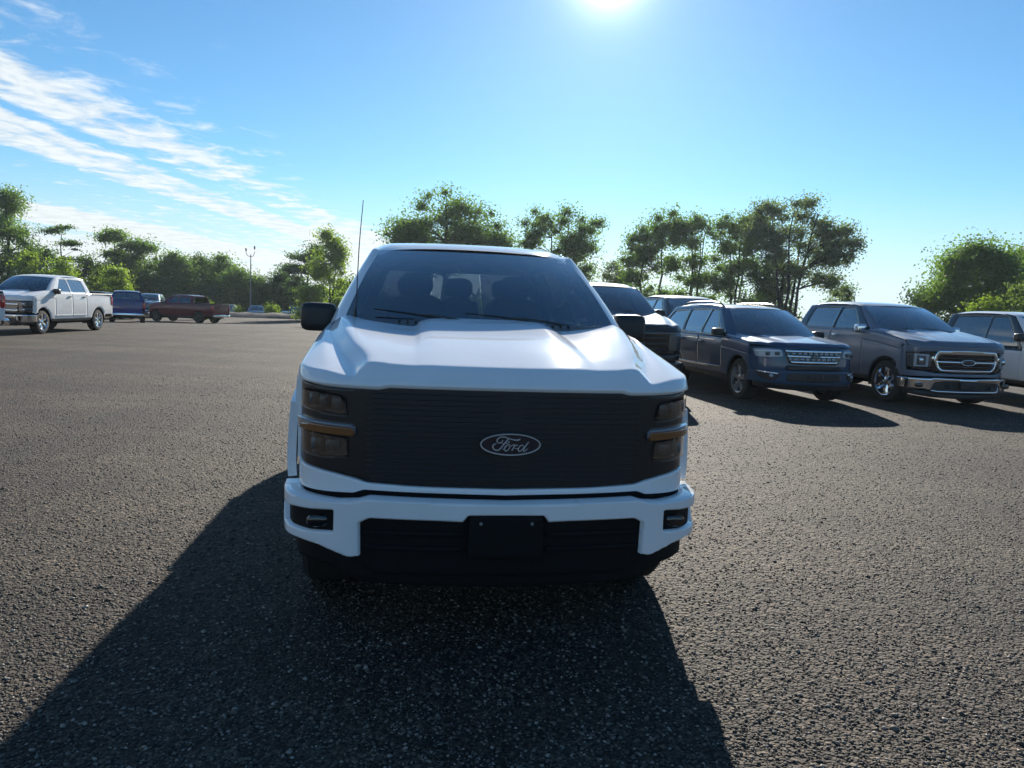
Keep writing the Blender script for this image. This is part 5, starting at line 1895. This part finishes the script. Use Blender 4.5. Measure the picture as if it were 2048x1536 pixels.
RG = 'trees behind the parked vehicles'
rows = [
    ('broad domed tree rising behind the cab roof of the large white pickup', -6.6, 70, 12.9, 11.8, 4.6, 'dome', 0, 0, 15000, .21, 'leaf_mid',
     dict(nclump=100, clump_r=1.05, trunk=.34, lobes=[(-.2, 10.6, 2.6, 1.9), (-3.6, 8.9, 2.1, 1.6), (3.2, 9.2, 2.6, 1.7), (.2, 8.2, 3.4, 1.8), (-2.8, 7.3, 2.4, 1.3), (4.2, 7.6, 1.8, 1.2), (-1.0, 6.0, 2.5, 1.2)])),
    ('open crowned tree right of the domed one, above the large white pickup', 3.7, 70, 11.6, 8.0, 3.4, 'dome', 0, 0, 6800, .2, 'leaf_mid',
     dict(nclump=66, clump_r=.72, trunk=.2, stems=2, spread=.12, lobes=[(-2.2, 9.9, 1.5, 1.2), (.4, 10.2, 2.2, 1.0), (2.4, 9.8, 1.5, 1.2), (.3, 8.6, 2.4, 1.1), (-2.4, 8.3, 1.2, .7), (.9, 7.0, 1.8, .9), (2.7, 7.9, 1.1, .7), (2.9, 5.4, .8, .7), (1.0, 5.6, .9, .6)])),
    ('small pale grey green tree above the windshield of the black pickup', 10.5, 80, 7.8, 4.8, 1.4, 'dome', 0, 0, 3000, .2, 'leaf_grey', dict(nclump=34, clump_r=.72)),
    ('slender tree at the left end of the open grove', 11.2, 68, 10.2, 3.8, 2.4, 'column', 0, 0, 3600, .2, 'leaf_mid', dict(nclump=42, clump_r=.66, trunk=.14, lobes=[(.5, 8.9, 1.1, 1.0), (-.6, 8.2, 1.1, 1.0), (-.9, 6.9, 1.0, .8), (.3, 6.6, 1.0, 1.6), (-.6, 5.2, 1.2, .9), (.6, 4.0, 1.2, 1.2)])),
    ('slender tall tree second from the left in the open grove', 13.3, 70, 11.5, 4.0, 2.6, 'column', 0, 0, 3600, .2, 'leaf_mid', dict(nclump=40, clump_r=.7, trunk=.15, lobes=[(.5, 10.3, 1.3, 1.0), (-.4, 9.7, 1.2, 1.0), (.9, 8.8, 1.2, 1.0), (-.6, 7.6, 1.1, 1.4), (.6, 6.6, .9, 1.0), (.2, 3.6, 1.4, .9)])),
    ('several stemmed tree in the middle of the open grove', 16.4, 70, 11.2, 4.6, 2.2, 'column', 0, 0, 4800, .2, 'leaf_mid', dict(nclump=52, clump_r=.7, trunk=.24, stems=4, spread=.14, lobes=[(.3, 10.2, 1.5, .9), (-.9, 9.3, 1.3, 1.1), (.8, 8.6, 1.2, 1.1), (-.1, 7.3, 1.5, 1.3), (-.6, 5.8, 1.2, 1.1), (.7, 5.0, 1.1, 1.0), (-1.2, 3.4, 1.3, .8), (1.1, 3.2, 1.0, .7)])),
    ('dense dark tree with forked stems left of the widest tree', 19.7, 68, 11.2, 5.2, 1.8, 'column', 0, 0, 6000, .2, 'leaf_mid', dict(nclump=62, clump_r=.74, trunk=.22, stems=3, spread=.16, lobes=[(-.6, 10.2, 1.6, .9), (1.0, 10.1, 1.5, .9), (-.9, 8.7, 1.4, 1.2), (1.1, 8.6, 1.5, 1.2), (-.6, 7.0, 1.4, 1.2), (.9, 6.6, 1.7, 1.2), (.5, 4.8, 1.8, 1.2), (-1.2, 5.0, 1.1, 1.0)])),
    ('widest tree of the grove with bare spreading limbs and grey green crown', 23.0, 64, 12.5, 9.4, 2.2, 'fan', 0, 0, 10500, .19, 'leaf_grey',
     dict(nclump=110, clump_r=.74, trunk=.36, stems=5, spread=.22, lobes=[(-1.2, 10.9, 2.2, 1.2), (1.5, 11.0, 2.4, 1.2), (3.6, 10.0, 1.8, 1.4), (-2.3, 9.3, 1.6, 1.3), (4.3, 8.5, 1.4, 1.0), (1.0, 9.3, 2.4, 1.1), (4.0, 7.1, 1.5, .7), (-1.6, 7.6, 1.7, 1.1), (2.8, 5.4, 1.0, .6), (1.4, 7.7, 1.7, .9), (.2, 6.2, 1.3, .9)])),
    ('dark thicket at the foot of the widest tree', 21.9, 66, 7.2, 6.2, .3, 'dome', 0, 0, 6500, .2, 'leaf_dark', dict(nclump=60, clump_r=.8, stems=4, spread=.2, trunk=.2)),
    ('small solitary conical bush seen over the roof of the grey pickup', 31.3, 72, 6.5, 4.8, .4, 'cone', 0, 0, 4600, .18, 'leaf_olive', dict(nclump=34, clump_r=.55, stems=4, spread=.25, trunk=.12, lobes=[(0, 4.4, 1.1, .9), (-.4, 3.4, 1.3, .8), (.6, 3.4, 1.3, .8), (-1.6, 2.6, .6, .5), (1.7, 2.7, .6, .5), (0, 2.2, 1.6, .9)])),
    ('large rounded tree at the right edge above the grey pickup', 31.5, 52, 7.7, 8.8, .6, 'dome', 0, 0, 21000, .17, 'leaf_mid', dict(nclump=120, clump_r=.92, trunk=.3, stems=3, spread=.2)),
    ('rounded tree cut by the right photo edge', 36.6, 55, 8.0, 6.5, .8, 'dome', 0, 0, 7000, .18, 'leaf_mid', dict(nclump=60, clump_r=.85, trunk=.26)),
]
for i, (lab, x, y, H, W, b, sh, _a, _b, nl, lf, mt, ex) in enumerate(rows):
    ex = dict(ex)
    nc, cr = ex.pop('nclump'), ex.pop('clump_r')
    tree('tree', lab, 'tree', RG, x, y, H, W, b, sh, nc, cr, nl, lf, mt, 300 + i, **ex)
tree('shrub', 'bright yellow green shrub in front of the large rounded right tree', 'shrub', None, 27.3, 44, 3.75, 2.0, .4, 'bush', 22, .42, 2200, .12, 'leaf_bright', 400, stems=4, spread=.2, trunk=.08)
tree('shrub', 'olive rounded shrub at the right photo edge above the white pickup', 'shrub', None, 28.2, 42, 4.5, 3.6, .3, 'bush', 34, .6, 3400, .13, 'leaf_olive', 401, stems=3, spread=.2, trunk=.1)


def far_wood():
    rng = np.random.RandomState(77)
    n = 420
    ang = R(92) + rng.rand(n) * R(38)
    rad = 112 + rng.rand(n) * 14
    x, y = rad * np.cos(ang), rad * np.sin(ang)
    h = 2.2 + 2.6 * rng.rand(n)
    cen = np.stack([x, y, terrain(x, y) + h * rng.rand(n) ** .7], 1)
    rr = .9 + .7 * rng.rand(n)
    V, F = leaves(cen, rr, np.full(n, 70), .3, rng)
    stuff(mesh_np('far_wood', V, F, 'leaf_dark', None, smooth=False))


far_wood()


# ------------------------------------------------------------------ thin scattering volume added to lift distant darks like veiling glare
def glare_haze():
    m = bpy.data.materials.new('glare_haze_air')
    m.use_nodes = True
    nt = m.node_tree
    nt.nodes.clear()
    v = node(nt, 'ShaderNodeVolumePrincipled')
    v.inputs['Color'].default_value = (0.78, 0.90, 1.0, 1)
    v.inputs['Density'].default_value = GLARE_HAZE
    v.inputs['Anisotropy'].default_value = 0.5
    out = node(nt, 'ShaderNodeOutputMaterial')
    nt.links.new(v.outputs[0], out.inputs['Volume'])
    MATS['glare_haze_air'] = m
    V, F = boxm((-420, -60, -2.4), (420, 420, 22))
    o = mesh_np('glare_haze', V, F, 'glare_haze_air', None, False)
    stuff(o)


GLARE_HAZE = 0.00021
glare_haze()
